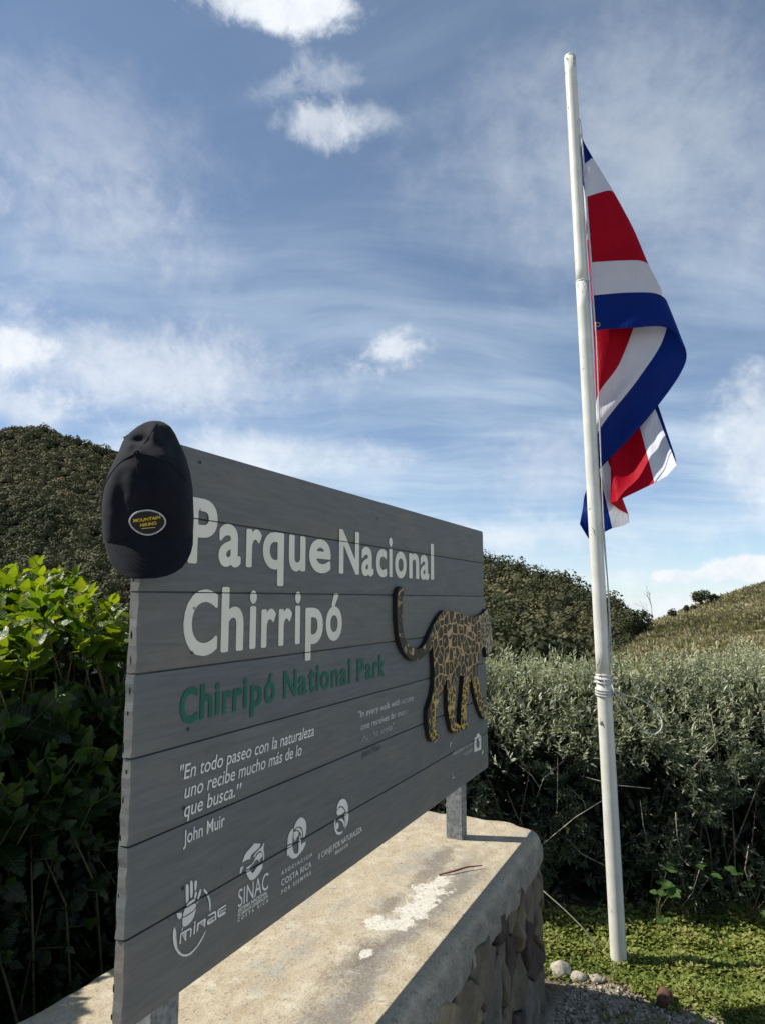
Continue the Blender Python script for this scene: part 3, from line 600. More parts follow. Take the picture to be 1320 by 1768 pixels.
text_line('SISTEMA NACIONAL', .3688, .4943, 1.1930, .0082, M_WHITE, 0, .02, name='emblem_text', parent=e)
text_line('DE ÁREAS DE CONSERVACIÓN', .3681, .497, 1.1830, .0072, M_WHITE, 0, .02, name='emblem_text', parent=e)
text_line('COSTA RICA', .3686, .4986, 1.1716, .0080, M_WHITE, 0, .02, 1.9, name='emblem_text', parent=e)
e = emblem('leaf_emblem', ASOC, M_WHITE, label='white oval leaf emblem above Asociación Costa Rica por Siempre')
text_line('ASOCIACION', .5592, .7188, 1.2166, .0092, M_WHITE, 0, .015, 1.6, name='emblem_text', parent=e)
text_line('COSTA RICA', .5601, .7153, 1.1885, .0155, M_WHITE, 0, .012, 1.1, name='emblem_text', parent=e)
text_line('POR SIEMPRE', .5607, .7146, 1.1680, .0100, M_WHITE, 0, .015, 1.6, name='emblem_text', parent=e)
e = emblem('swirl_emblem', NATU, M_WHITE, label='white oval swirl emblem above II Canje por Naturaleza')
text_line('II CANJE POR NATURALEZA', .7562, 1.0389, 1.1948, .0160, M_WHITE, 0, .01, name='emblem_text', parent=e)
text_line('EEUU-CR', .857, .9422, 1.1775, .0085, M_WHITE, 0, .015, name='emblem_text', parent=e)
e = emblem('camera_emblem', CAM[:1], M_WHITE, label='small white camera pictogram at the right end of the sign')
emblem('lens', CAM[1:], M_PLANK[0], e, y=-.0036)
emblem('corner_mark', BRK[:1], M_WHITE); emblem('corner_mark', BRK[1:], M_WHITE)
bl = [(19200, 11920), (19200, 11680), (19450, 11680), (19450, 11710), (19230, 11710), (19230, 11920)]; emblem('corner_mark', [bl], M_WHITE)
text_line('PUNTO PARA FOTOGRAFÍA', 1.930, 2.206, 1.2644, .0150, M_FADED, 0, .012, name='emblem_text', parent=e)
text_line('PHOTO SPOT', 2.074, 2.204, 1.2319, .0140, M_FADED, 0, .012, name='emblem_text', parent=e)

# ---- jaguar cut-out, a thick board proud of the planks
def jaguar():
    m, t, b = mat('jaguar_paint'); oc = t.node('ShaderNodeTexCoord').outputs['Object']
    warp = t.vmath('ADD', oc, t.vmath('SCALE', t.vmath('SUBTRACT', t.noise(oc, 14, 3, out='Color'), (.5, .5, .5)), scale=.03))
    sep = t.node('ShaderNodeSeparateXYZ'); t.put(sep.inputs[0], oc)
    flat = t.mapping(warp, scale=(1.0, 0, 1.1))
    def vor(scale, feat, vec=flat):
        v = t.node('ShaderNodeTexVoronoi', feature=feat); v.inputs['Scale'].default_value = scale; t.put(v.inputs['Vector'], vec); v.inputs['Randomness'].default_value = .75
        return v.outputs['Distance']
    legs = t.smooth(sep.outputs[2], sz(1.60), sz(1.54))
    e1 = vor(18, 'DISTANCE_TO_EDGE'); f1 = vor(18, 'F1')
    net = t.smooth(e1, .058, .032)
    ring = t.math('MULTIPLY', t.smooth(f1, .15, .19), t.smooth(f1, .27, .23)); brk = t.smooth(t.noise(oc, 40, 3), .48, .54)
    body = t.math('MAXIMUM', net, t.math('MULTIPLY', ring, brk))
    e2 = vor(30, 'DISTANCE_TO_EDGE'); leg = t.smooth(t.math('ADD', e2, t.math('MULTIPLY', t.math('SUBTRACT', t.noise(oc, 60, 3), .5), .3)), .10, .06)
    headm = t.smooth(sep.outputs[0], 2.26, 2.36)
    pat = t.mix(t.math('MAXIMUM', legs, headm), body, leg)
    tail = t.smooth(sep.outputs[0], 1.66, 1.60)
    spots = t.smooth(t.noise(t.mapping(oc, scale=(1, 0, 1)), 24, 3, .6, .8), .57, .61)
    pat = t.mix(t.math('MULTIPLY', tail, t.smooth(sep.outputs[2], sz(2.02), sz(1.9))), pat, t.math('MULTIPLY', spots, .8))
    ink = t.mix(legs, (.56, .36, .16), (.62, .40, .10)); ink = t.mix(t.math('MULTIPLY', headm, .6), ink, (.36, .34, .25))
    pale = t.smooth(t.noise(oc, 9, 3), .6, .68); ink = t.mix(t.math('MULTIPLY', pale, .5), ink, (.45, .43, .36))
    col = t.mix(pat, (.042, .038, .024), ink)
    geo = t.node('ShaderNodeNewGeometry'); nl = t.node('ShaderNodeVectorTransform', vector_type='NORMAL', convert_from='WORLD', convert_to='OBJECT'); t.l.new(geo.outputs['Normal'], nl.inputs[0])
    ns = t.node('ShaderNodeSeparateXYZ'); t.l.new(nl.outputs[0], ns.inputs[0])
    col = t.mix(t.smooth(ns.outputs[1], -.5, -.8), (.012, .012, .013), col)      # sawn edge coloured near black, standing in for its shade
    t.put(b.inputs['Base Color'], col); b.inputs['Roughness'].default_value = .6; b.inputs['Specular IOR Level'].default_value = .3
    bm = bmesh.new(); vs = [bm.verts.new((x/10000, -.021, sz(z/10000))) for x, z in JAG]
    f = bm.faces.new(vs); bm.normal_update()
    if f.normal.y > 0: f.normal_flip()
    r = bmesh.ops.extrude_face_region(bm, geom=[f]); ex = [v for v in r['geom'] if isinstance(v, bmesh.types.BMVert)]
    for v in ex: v.co.y = -.0035
    bmesh.ops.recalc_face_normals(bm, faces=bm.faces[:])
    fr = [g for g in bm.faces if len(g.verts) > 8]; bmesh.ops.triangulate(bm, faces=fr, ngon_method='EAR_CLIP')
    add('jaguar_cutout', bm_mesh('jaguar_cutout', bm), m, sign, label='walking jaguar board painted with tan rosettes on dark brown')
jaguar()

# ------------------------------------------------------------------ plinth of stone with a rendered concrete top
plinth = thing('stone_plinth', 'low stone plinth with weathered concrete top carrying the sign', 'plinth', (SA.x, SA.y, 0), SROT)
P0, P1, PS0, PS1 = -.64, .275, -1.35, 2.53                 # back and front offset, start and end along the sign
def plinth_outline(n=40):
    pts = [(PS0, -P1)]
    cy = (P0+P1)/2; hw = (P1-P0)/2; a = .26
    fs = np.linspace(PS0, PS1-a, 90); out = [(s, P1) for s in fs]
    for k in range(1, n): q = math.pi/2-math.pi*k/n; c_, s_ = math.cos(q), math.sin(q); out.append((PS1-a+a*abs(c_)**.7*(1 if c_ > 0 else -1), cy+hw*(abs(s_)**.62)*(1 if s_ > 0 else -1)))
    out += [(s, P0) for s in fs[::-1]]
    return [(s, -p) for s, p in out]                       # local x, y
OUT = plinth_outline()
def out_normals():
    N = []
    for i in range(len(OUT)):
        a = Vector(OUT[i-1]) if i else Vector(OUT[0])*2-Vector(OUT[1]); b = Vector(OUT[i+1]) if i+1 < len(OUT) else Vector(OUT[-1])*2-Vector(OUT[-2])
        t = (b-a).normalized(); N.append(Vector((t.y, -t.x)))
    return N
ONRM = out_normals()
BARE = [(1.50, .045, .11, .055), (1.36, .055, .10, .055), (1.26, .06, .07, .045), (1.21, .01, .05, .035), (1.22, -.035, .05, .028), (1.63, .04, .09, .035), (1.0, .035, .03, .016)]      # render flaked off, pale
DAMP = [(1.36, -.05, .10, .035), (1.72, -.02, .16, .05), (1.92, -.05, .14, .04), (.95, .02, .16, .04)]                     # dark lichen
def slab():
    prof = [(-.10, BASE_Z), (-.05, BASE_Z), (-.02, BASE_Z-.002), (-.004, BASE_Z-.010), (.006, BASE_Z-.026), (.012, BASE_Z-.050), (.017, BASE_Z-.080), (.019, BASE_Z-.115), (.004, BASE_Z-.135)]
    V = []; n = len(OUT)
    for k, (o, z) in enumerate(prof):
        for i in range(n):
            w_ = noise.noise((OUT[i][0]*9, OUT[i][1]*9, 2.2)); w3 = noise.noise((OUT[i][0]*16, OUT[i][1]*16, 7))
            dz = (w_*.05+w3*.018 if k >= 6 else w_*.006 if k > 1 else 0); do = (w_*.009+w3*.008) if k > 1 else 0
            V.append((OUT[i][0]+ONRM[i].x*(o+do), OUT[i][1]+ONRM[i].y*(o+do), z+dz))
    F = []
    for k in range(len(prof)-1):
        for i in range(n-1): F.append((k*n+i, k*n+i+1, (k+1)*n+i+1, (k+1)*n+i))
    half = n//2
    for i in range(half-1+(n % 2)):                        # top strips between front and back rims
        if i+1 < n-2-i+1 and i+1 <= n-2-i: F.append((i, n-1-i, n-2-i, i+1) if i+1 != n-2-i else (i, n-1-i, i+1))
    me = mesh_py('concrete_top', V, F); bm = bmesh.new(); bm.from_mesh(me); bmesh.ops.recalc_face_normals(bm, faces=bm.faces[:])
    up = sum(f.normal.z*f.calc_area() for f in bm.faces)
    if up < 0: bmesh.ops.reverse_faces(bm, faces=bm.faces[:])
    bm.to_mesh(me); bm.free(); me.polygons.foreach_set('use_smooth', np.ones(len(me.polygons), dtype=bool))
    m, t, b = mat('weathered_concrete'); oc = t.node('ShaderNodeTexCoord').outputs['Object']
    big = t.noise(t.mapping(oc, scale=(1.0, 1.7, 1)), 2.6, 6, .6, .5); mid = t.noise(t.mapping(oc, scale=(1, 1, 1)), 13, 6, .65); grit = t.noise(oc, 120, 4, .8); sp = t.noise(oc, 48, 5, .8)
    c = t.mix(t.smooth(mid, .32, .68), (.42, .345, .235), (.53, .465, .345))
    c = t.mix(t.math('MULTIPLY', t.smooth(mid, .55, .7), .6), c, (.66, .60, .48))
    c = t.mix(t.math('MULTIPLY', t.smooth(t.math('ADD', big, t.math('MULTIPLY', t.math('SUBTRACT', mid, .5), .6)), .50, .68), .6), c, (.28, .265, .24))
    sx = t.node('ShaderNodeSeparateXYZ'); t.put(sx.inputs[0], oc)
    # grey weather streak where rain runs off the sign
    ln = t.math('ABSOLUTE', t.math('ADD', sx.outputs[1], t.math('ADD', .105, t.math('MULTIPLY', t.math('SUBTRACT', big, .5), .35))))
    streak = t.math('MULTIPLY', t.smooth(t.math('ADD', ln, t.math('MULTIPLY', t.math('SUBTRACT', sp, .5), .25)), .10, .01), t.math('MULTIPLY', t.smooth(sx.outputs[0], .2, .7), t.smooth(sx.outputs[0], 2.15, 1.7)))
    c = t.mix(t.math('MULTIPLY', streak, .72), c, (.15, .14, .135))
    def spots(lst, en, hi=1.08, lo=.92):
        best = None
        for s_, p_, ra, rb in lst:
            q = t.vmath('LENGTH', t.vmath('DIVIDE', t.vmath('SUBTRACT', t.vmath('MULTIPLY', oc, (1, 1, 0)), (s_, -p_, 0)), (ra, rb, 1))); best = q if best is None else t.math('MINIMUM', best, q)
        return t.smooth(t.math('ADD', best, t.math('ADD', t.math('MULTIPLY', t.math('SUBTRACT', mid, .5), en), t.math('MULTIPLY', t.math('SUBTRACT', sp, .5), en*.8))), hi, lo)
    damp = spots(DAMP, 3.2, 1.5, .4); c = t.mix(t.math('MULTIPLY', damp, .55), c, (.115, .10, .09))
    bare = t.math('MULTIPLY', spots(BARE, 3.6), t.smooth(sx.outputs[2], BASE_Z-.02, BASE_Z-.01)); c = t.mix(bare, c, t.mix(t.smooth(sp, .35, .65), (.56, .52, .44), (.74, .70, .61)))
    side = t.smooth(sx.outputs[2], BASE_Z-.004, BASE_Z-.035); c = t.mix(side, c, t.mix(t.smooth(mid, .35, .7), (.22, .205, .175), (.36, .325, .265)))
    c = t.mix(t.math('MULTIPLY', t.smooth(sp, .55, .66), .6), c, (.10, .095, .085)); c = t.mix(t.math('MULTIPLY', t.smooth(grit, .54, .68), .55), c, (.60, .53, .40)); c = t.mix(t.math('MULTIPLY', t.smooth(grit, .47, .33), .6), c, (.14, .115, .08))
    t.put(b.inputs['Base Color'], c); b.inputs['Roughness'].default_value = .93; b.inputs['Specular IOR Level'].default_value = .2
    bp = t.node('ShaderNodeBump'); bp.inputs['Strength'].default_value = .9; bp.inputs['Distance'].default_value = .006
    t.put(bp.inputs['Height'], t.math('ADD', t.math('MULTIPLY', grit, .5), t.math('ADD', t.math('MULTIPLY', sp, .6), mid))); t.l.new(bp.outputs[0], b.inputs['Normal'])
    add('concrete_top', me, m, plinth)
slab()
Q = [0.0]
for i in range(1, len(OUT)): Q.append(Q[-1]+(Vector(OUT[i])-Vector(OUT[i-1])).length)
def wall_pt(q, z, o):
    q = min(max(q, 0), Q[-1]-1e-6); i = max(0, min(len(Q)-2, int(np.searchsorted(Q, q, side='right'))-1)); f = (q-Q[i])/(Q[i+1]-Q[i])
    a = Vector(OUT[i]).lerp(Vector(OUT[i+1]), f); n = ONRM[i].lerp(ONRM[i+1], f).normalized(); a = a+n*(o-.012)
    return (a.x, a.y, z)
def plinth_core():
    m = plain('mortar', (.20, .18, .145), .95, .15, var=.3, scale=14, bump=.9, bscale=45)
    qs = np.arange(0, Q[-1], .04); V = []; F = []
    zs = np.linspace(-.25, BASE_Z-.07, 14)
    for q in qs:
        for z in zs: V.append(wall_pt(q, z, -.012+.010*noise.noise((q*11, z*11, 3))))
    k = len(zs)
    for i in range(len(qs)-1):
        for j in range(k-1): F.append((i*k+j, (i+1)*k+j, (i+1)*k+j+1, i*k+j+1))
    me = mesh_py('mortar_core', V, F, True); add('mortar_core', me, m, plinth)
plinth_core()
M_STONE = []
for i, (a, b2) in enumerate([((.27, .22, .145), (.15, .12, .08)), ((.22, .185, .13), (.12, .10, .075)), ((.36, .295, .195), (.22, .17, .11)), ((.12, .09, .075), (.065, .05, .043)), ((.25, .225, .185), (.14, .125, .105))]):
    m, t, b = mat('plinth_stone_%d' % i); oc = t.node('ShaderNodeTexCoord').outputs['Object']
    n1 = t.noise(t.mapping(oc, scale=(1, 1, .5)), 11, 6, .65, .5); n2 = t.noise(oc, 60, 5, .7)
    c = t.mix(t.smooth(n1, .3, .7), b2, a); c = t.mix(t.math('MULTIPLY', t.smooth(n2, .55, .7), .5), c, (.09, .075, .06))
    t.put(b.inputs['Base Color'], c); b.inputs['Roughness'].default_value = .85; b.inputs['Specular IOR Level'].default_value = .25
    bp = t.node('ShaderNodeBump'); bp.inputs['Strength'].default_value = 1.0; bp.inputs['Distance'].default_value = .018; t.put(bp.inputs['Height'], t.math('ADD', n1, t.math('MULTIPLY', n2, .6))); t.l.new(bp.outputs[0], b.inputs['Normal']); M_STONE.append(m)
def clip_poly(P, n, d):
    out = []
    for i in range(len(P)):
        a, b = P[i], P[(i+1) % len(P)]; da, db = a.dot(n)-d, b.dot(n)-d
        if da <= 0: out.append(a)
        if (da < 0 < db) or (db < 0 < da): out.append(a.lerp(b, da/(da-db)))
    return out
def stones():
    g = random.Random(21); dq, dz = .125, .27; top = BASE_Z-.085
    nq = int(Q[-1]/dq); sites = []
    for i in range(nq):
        for j in range(-1, 4):
            sites.append(Vector(((i+.5+g.uniform(-.36, .36))*dq, (j+.5*(i % 2)+.2+g.uniform(-.36, .36))*dz)))
    cnt = 0
    for s in sites:
        if s.y < -.1 or s.y > top+.05: continue
        P = [Vector((s.x-.3, -.2)), Vector((s.x+.3, -.2)), Vector((s.x+.3, top+.02*noise.noise((s.x*9, 0, 0)))), Vector((s.x-.3, top+.02*noise.noise((s.x*9, 0, 0))))]
        for o in sites:
            if o is s or abs(o.x-s.x) > .6 or abs(o.y-s.y) > .7: continue
            n = (o-s); l = n.length; n = n/l; d = n.dot((o+s)/2)-.0035; P = clip_poly(P, n, d)
            if len(P) < 3: break
        if len(P) < 3 or max(p.y for p in P)-min(p.y for p in P) < .04: continue
        # soften and roughen the outline
        R = []
        for a in range(len(P)):
            p, q, r = P[a-1], P[a], P[(a+1) % len(P)]
            for f in (.30, .05): R.append(q.lerp(p, f))
            for f in (.05, .30): R.append(q.lerp(r, f))
        c = sum(R, Vector((0, 0)))/len(R); pr = g.uniform(.010, .034); tq, tz = g.uniform(-.22, .22), g.uniform(-.09, .09)
        V = []; F = []; n = len(R)
        for (sc, h) in ((1.0, -.03), (1.0, .5), (.965, .88), (.88, 1.0), (.5, 1.03)):
            for p in R:
                w_ = noise.noise((p.x*26, p.y*26, cnt)); v = c+(p-c)*sc*(1+.07*w_)
                hh = h*pr if h < 0.5 else h*pr+(v.x-c.x)*tq+(v.y-c.y)*tz+.020*noise.noise((v.x*22, v.y*13, cnt*.7))
                V.append(wall_pt(v.x, v.y, hh+(0 if h > 0 else -.0)))
        V.append(wall_pt(c.x, c.y, pr*1.08+.004*noise.noise((c.x*20, c.y*20, cnt))))
        for k in range(4):
            for a in range(n): F.append((k*n+a, k*n+(a+1) % n, (k+1)*n+(a+1) % n, (k+1)*n+a))
        for a in range(n): F.append((4*n+a, 4*n+(a+1) % n, len(V)-1))
        me = mesh_py('stone', V, F, False)
        bm = bmesh.new(); bm.from_mesh(me); bmesh.ops.recalc_face_normals(bm, faces=bm.faces[:]); bm.to_mesh(me); bm.free()
        add('stone', me, g.choices(M_STONE, [4, 3, 4, 3, 2])[0], plinth); cnt += 1
stones()
stk = thing('stick', 'short reddish brown stick lying on the plinth beside the white patch', 'stick', (.227, 3.030, BASE_Z))
add('stem', tubes_mesh('stem', [([(0, 0, .004), (.06, .02, .010), (.12, .055, .014), (.186, .078, .012)], [.0035, .0042, .0036, .002], 7)]), plain('red_bark', (.16, .055, .04), .7, .3, var=.3), stk)
# ------------------------------------------------------------------ flagpole
def at_y(px, py, Y):
    d = pix_dir(px, py); k = Y/d.y; return Vector((d.x*k, Y, EYE+d.z*k))
PB = Vector((1.258, 4.047, 0)); PT = Vector((1.1685, 4.05, 5.318))
def pole_at(z): return PB.lerp(PT, z/PT.z)
pole = thing('flagpole', 'tall white painted steel flagpole with scuffed paint and a slight lean', 'flagpole', PB)
m_pole, t_, b_ = mat('chipped_white_paint'); oc_ = t_.node('ShaderNodeTexCoord').outputs['Object']
n1 = t_.noise(t_.mapping(oc_, scale=(1, 1, .35)), 26, 6, .72, .8); n2 = t_.noise(t_.mapping(oc_, scale=(1, 1, .5)), 3, 3); n3 = t_.noise(oc_, 9, 5, .6)
chip = t_.smooth(t_.math('ADD', n1, t_.math('MULTIPLY', t_.math('SUBTRACT', n2, .5), .55)), .645, .665)
c_ = t_.mix(t_.smooth(n3, .35, .7), (.58, .575, .51), (.67, .665, .60)); c_ = t_.mix(chip, c_, (.10, .095, .09))
t_.put(b_.inputs['Base Color'], c_); b_.inputs['Roughness'].default_value = .42; b_.inputs['Specular IOR Level'].default_value = .4
bp_ = t_.node('ShaderNodeBump'); bp_.inputs['Strength'].default_value = .25; bp_.inputs['Distance'].default_value = .002; t_.put(bp_.inputs['Height'], t_.math('SUBTRACT', n3, chip)); t_.l.new(bp_.outputs[0], b_.inputs['Normal'])
def pole_sec(z0, z1, r0, r1, name='pole_section', steps=14):
    return add(name, tubes_mesh(name, [([pole_at(z0+(z1-z0)*k/steps)-PB for k in range(steps+1)], [r0+(r1-r0)*k/steps for k in range(steps+1)], 28)]), m_pole, pole)
pole_sec(-.05, 1.532, .0425, .0405); pole_sec(1.50, 3.838, .0385, .0375); pole_sec(3.81, 5.30, .0362, .0355)
V = []; F = []
for k, (r, z) in enumerate([(.0355, 5.30), (.0355, 5.314), (.034, 5.317), (.018, 5.318), (.001, 5.3182)]):
    for j in range(28): q = 2*math.pi*j/28; p = pole_at(z)-PB; V.append((p.x+r*math.cos(q), p.y+r*math.sin(q), p.z))
for k in range(4):
    for j in range(28): F.append((k*28+j, k*28+(j+1) % 28, (k+1)*28+(j+1) % 28, (k+1)*28+j))
add('end_cap', mesh_py('end_cap', V, F, True), m_pole, pole)
for z, r in ((1.532, .0432), (3.838, .0392)):
    add('weld_ring', tubes_mesh('weld_ring', [([pole_at(z-.005)-PB, pole_at(z-.003)-PB, pole_at(z+.003)-PB, pole_at(z+.005)-PB], [r-.004, r, r, r-.004], 28)]), m_pole, pole)
M_CORD = plain('halyard_cord', (.50, .50, .47), .8, .2, var=.2, scale=80)
hy = thing('halyard', 'thin pale cord running down the flagpole, tied round it and looped', 'cord', PB)
def pp(px, py, Y=4.02): return at_y(px, py, Y)-PB
def spl(P, n=10):
    P = [Vector(p) for p in P]; out = []
    for i in range(len(P)-1):
        a, b, c, d = P[max(i-1, 0)], P[i], P[i+1], P[min(i+2, len(P)-1)]
        for k in range(n):
            t = k/n; out.append(.5*((2*b)+(c-a)*t+(2*a-5*b+4*c-d)*t*t+(3*b-a-3*c+d)*t**3))
    return out+[P[-1]]
add('cord', tubes_mesh('cord', [(spl([pp(1000, 205), pp(1004, 235), pp(1016, 400), pp(1026, 555), pp(1033, 700), pp(1038, 840), pp(1041, 930), pp(1048, 1010), pp(1051, 1100), pp(1047, 1172)]), .0032, 6),
    (spl([pp(1027, 556, 4.0), pp(1030, 620, 3.99), pp(1035, 760, 3.99), pp(1040, 880, 4.0), pp(1045, 960), pp(1050, 1030), pp(1054, 1120), pp(1052, 1180)]), .003, 6)]), M_CORD, hy)
W = []
for z0 in (1.515, 1.495, 1.455, 1.440, 1.425):
    W.append([pole_at(z0+.006*math.sin(q))-PB+Vector((math.cos(q)*.0465, math.sin(q)*.0465, 0)) for q in np.linspace(0, 2*math.pi, 30)])
add('knot', tubes_mesh('knot', [(w, .0042, 6) for w in W]), M_CORD, hy)
add('loop', tubes_mesh('loop', [(spl([pp(1055, 1180, 4.0), pp(1060, 1195, 3.98), pp(1072, 1208, 4.02), pp(1090, 1235, 4.1), pp(1105, 1255, 4.15), pp(1125, 1268, 4.2), pp(1138, 1262, 4.22), pp(1142, 1250, 4.24), pp(1137, 1235, 4.26), pp(1120, 1217, 4.26), pp(1098, 1205, 4.22), pp(1078, 1200, 4.12), pp(1058, 1190, 4.03)]), .0036, 6)]), M_CORD, hy)

# ------------------------------------------------------------------ flag: hangs from the hoist, folded twice, fly end down
flag = thing('flag', 'Costa Rican flag of blue, white and red stripes hanging limp in folds from the pole', 'flag', at_y(1026, 570, 4.02))
KV = [0, 1/6, 1/3, .5, 2/3, 5/6, 1]
HO = [(1003, 232), (1007, 284), (1011, 340), (1015, 397), (1019, 453), (1022, 510), (1026, 570)]
M1 = [(1004, 236), (1016, 277), (1033, 333), (1050, 393), (1068, 450), (1085, 505), (1090, 566)]
MF = [(1005, 240), (1021, 273), (1051, 329), (1085, 392), (1108, 451), (1136, 508), (1150, 566)]
F1 = [(1005, 244), (1025, 278), (1060, 336), (1093, 400), (1121, 466), (1153, 532), (1183, 603)]
MB = [(1005, 250), (1023, 300), (1055, 366), (1085, 438), (1110, 515), (1142, 590), (1172, 648)]
M2 = [(1005, 258), (1014, 340), (1032, 420), (1052, 500), (1070, 624), (1098, 658), (1108, 733)]
F2 = [(1005, 270), (1009, 330), (1014, 430), (1021, 540), (1029, 690), (1030, 750), (1030, 815)]
M3 = [(1098, 560), (1084, 585), (1078, 640), (1058, 700), (1040, 770), (1034, 815), (1010, 850)]
EV = [0, .083, 1/6, .25, 1/3, .42, .5, .54, .60, 2/3, .71, .76, 5/6, .9, .96, 1]
EP = [(1152, 792), (1164, 786), (1167, 803), (1150, 822), (1129, 834), (1098, 849), (1062, 866), (1053, 868), (1068, 880), (1084, 888), (1086, 902), (1074, 908), (1056, 912), (1036, 922), (1016, 932), (1000, 905)]
ED = [.02, -.08, -.14, -.11, -.06, -.01, .05, .12, .20, .24, .26, .25, .23, .24, .25, .20]
def ipv(K, P, v): return np.array([np.interp(v, K, [p[0] for p in P]), np.interp(v, K, [p[1] for p in P])])
def cat(P, x):
    x = np.clip(x, 0, len(P)-1-1e-9); i = int(x); t = x-i; a, b, c, d = P[max(i-1, 0)], P[i], P[i+1], P[min(i+2, len(P)-1)]
    return .5*((2*b)+(c-a)*t+(2*a-5*b+4*c-d)*t*t+(3*b-a-3*c+d)*t**3)
def smv(K, P, v):                                          # smooth interpolation of key rows
    n = len(K); x = np.interp(v, K, np.arange(n)); return cat([np.array(p, float) for p in P], x)
FLAG_NU = 110
def flag_point(u, v):
    keys = [(smv(KV, HO, v), 0.0), (smv(KV, M1, v), -.035*v), (smv(KV, MF, v), -.02*v), (smv(KV, F1, v), .03*min(1, v*3)), (smv(KV, MB, v), .085*min(1, v*3)), (smv(KV, M2, v), .07+.02*v),
            (smv(KV, F2, v), .11), (smv(KV, M3, v), .19), (smv(KV, M3, v)*.48+ipv(EV, EP, v)*.52, .15+.03*math.sin(v*19)), (ipv(EV, EP, v), np.interp(v, EV, ED))]
    pos = [0, .12, .22, .265, .31, .48, .64, .79, .90, 1.0]
    x = np.interp(u, pos, np.arange(len(pos))); q = cat([np.array([k[0][0], k[0][1], k[1]]) for k in keys], x)
    r = .012*math.sin(v*23+u*9)*(1-u)*min(1, u*4)+.006*math.sin(v*41+u*17)*min(1, u*5)+.010*noise.noise((u*11, v*7, 2))+.006*math.sin(v*31-u*26)*min(1, u*3)+.004*math.sin(v*95)*math.exp(-u*30)
    return at_y(q[0], q[1], 4.02+q[2]+r) - flag.location
def cloth(name, col):
    m, t, b = mat(name); oc = t.node('ShaderNodeTexCoord').outputs['Object']
    c = t.mix(t.smooth(t.noise(oc, 4, 3), .3, .7), tuple(x*.92 for x in col), col); t.put(b.inputs['Base Color'], c)
    b.inputs['Roughness'].default_value = .6; b.inputs['Specular IOR Level'].default_value = .12
    tr = t.node('ShaderNodeBsdfTranslucent'); t.put(tr.inputs[0], c); mx = t.node('ShaderNodeMixShader'); mx.inputs[0].default_value = .26
    bp = t.node('ShaderNodeBump'); bp.inputs['Strength'].default_value = .7; bp.inputs['Distance'].default_value = .014; t.put(bp.inputs['Height'], t.noise(t.mapping(oc, scale=(1, 1, .4)), 14, 5, .55, .8)); t.l.new(bp.outputs[0], b.inputs['Normal']); t.l.new(bp.outputs[0], tr.inputs['Normal'])
    t.l.new(b.outputs[0], mx.inputs[1]); t.l.new(tr.outputs[0], mx.inputs[2]); t.l.new(mx.outputs[0], t.n['Material Output'].inputs[0]); return m
M_B, M_W, M_R = cloth('blue_cloth', (.003, .022, .18)), cloth('white_cloth', (.70, .70, .75)), cloth('red_cloth', (.42, .001, .014))
for nm, v0, v1, m_, nv in (('blue_stripe', 0, 1/6, M_B, 16), ('white_stripe', 1/6, 1/3, M_W, 16), ('red_stripe', 1/3, 2/3, M_R, 32), ('white_stripe', 2/3, 5/6, M_W, 16), ('blue_stripe', 5/6, 1, M_B, 16)):
    V = [flag_point(i/FLAG_NU, v0+(v1-v0)*j/nv) for i in range(FLAG_NU+1) for j in range(nv+1)]
    F = [(i*(nv+1)+j, i*(nv+1)+j+1, (i+1)*(nv+1)+j+1, (i+1)*(nv+1)+j) for i in range(FLAG_NU) for j in range(nv)]
    add(nm, mesh_py(nm, V, F, True), m_, flag)
hv = [flag_point(.003, k/40)+Vector((-.002, -.003, 0)) for k in range(41)]
add('hoist_hem', tubes_mesh('hoist_hem', [(hv, .0055, 7)]), M_W, flag)
V = []; F = []; gc = flag_point(.012, .965)+Vector((.004, -.006, 0))
for i in range(16):
    for j in range(6):
        a, b = 2*math.pi*i/16, 2*math.pi*j/6; r = .012+.004*math.cos(b); V.append((gc.x+r*math.cos(a), gc.y+.003*math.sin(b), gc.z+r*math.sin(a)))
        F.append((i*6+j, ((i+1) % 16)*6+j, ((i+1) % 16)*6+(j+1) % 6, i*6+(j+1) % 6))
add('grommet', mesh_py('grommet', V, F, True), plain('brass', (.45, .33, .15), .4, .5, 1.0), flag)
# ------------------------------------------------------------------ black cap hung over the corner of the sign, peak down
CU = Vector((.27, -.963, 0)).normalized(); CP = Vector((-.505, 1.492, 0))-CU*.012
cap = thing('baseball_cap', 'black baseball cap with an oval hiking patch hung on the corner of the sign', 'cap', (CP.x, CP.y, 2.05))
CL = Vector(cap.location)
def cpx(px, py, depth):
    d = pix_dir(px, py); e = Vector((0, 0, EYE)); o = CP+CU*depth
    k = (Vector((o.x, o.y, 0))-Vector((0, 0, 0))).dot(CU)/d.dot(CU); return e+d*k-CL
CR = [(728, 268, 11, .004), (731, 267, 19, .012), (738, 266, 29, .022), (750, 263, 40, .036), (765, 261, 49, .052), (782, 262, 56, .070), (800, 261, 63, .090), (820, 259, 70, .103), (845, 257, 76, .109), (870, 256, 78, .109), (895, 256, 79, .104), (915, 256, 78, .096), (932, 256, 77, .086), (942, 256, 76, .078)]
CY = [c[0] for c in CR]
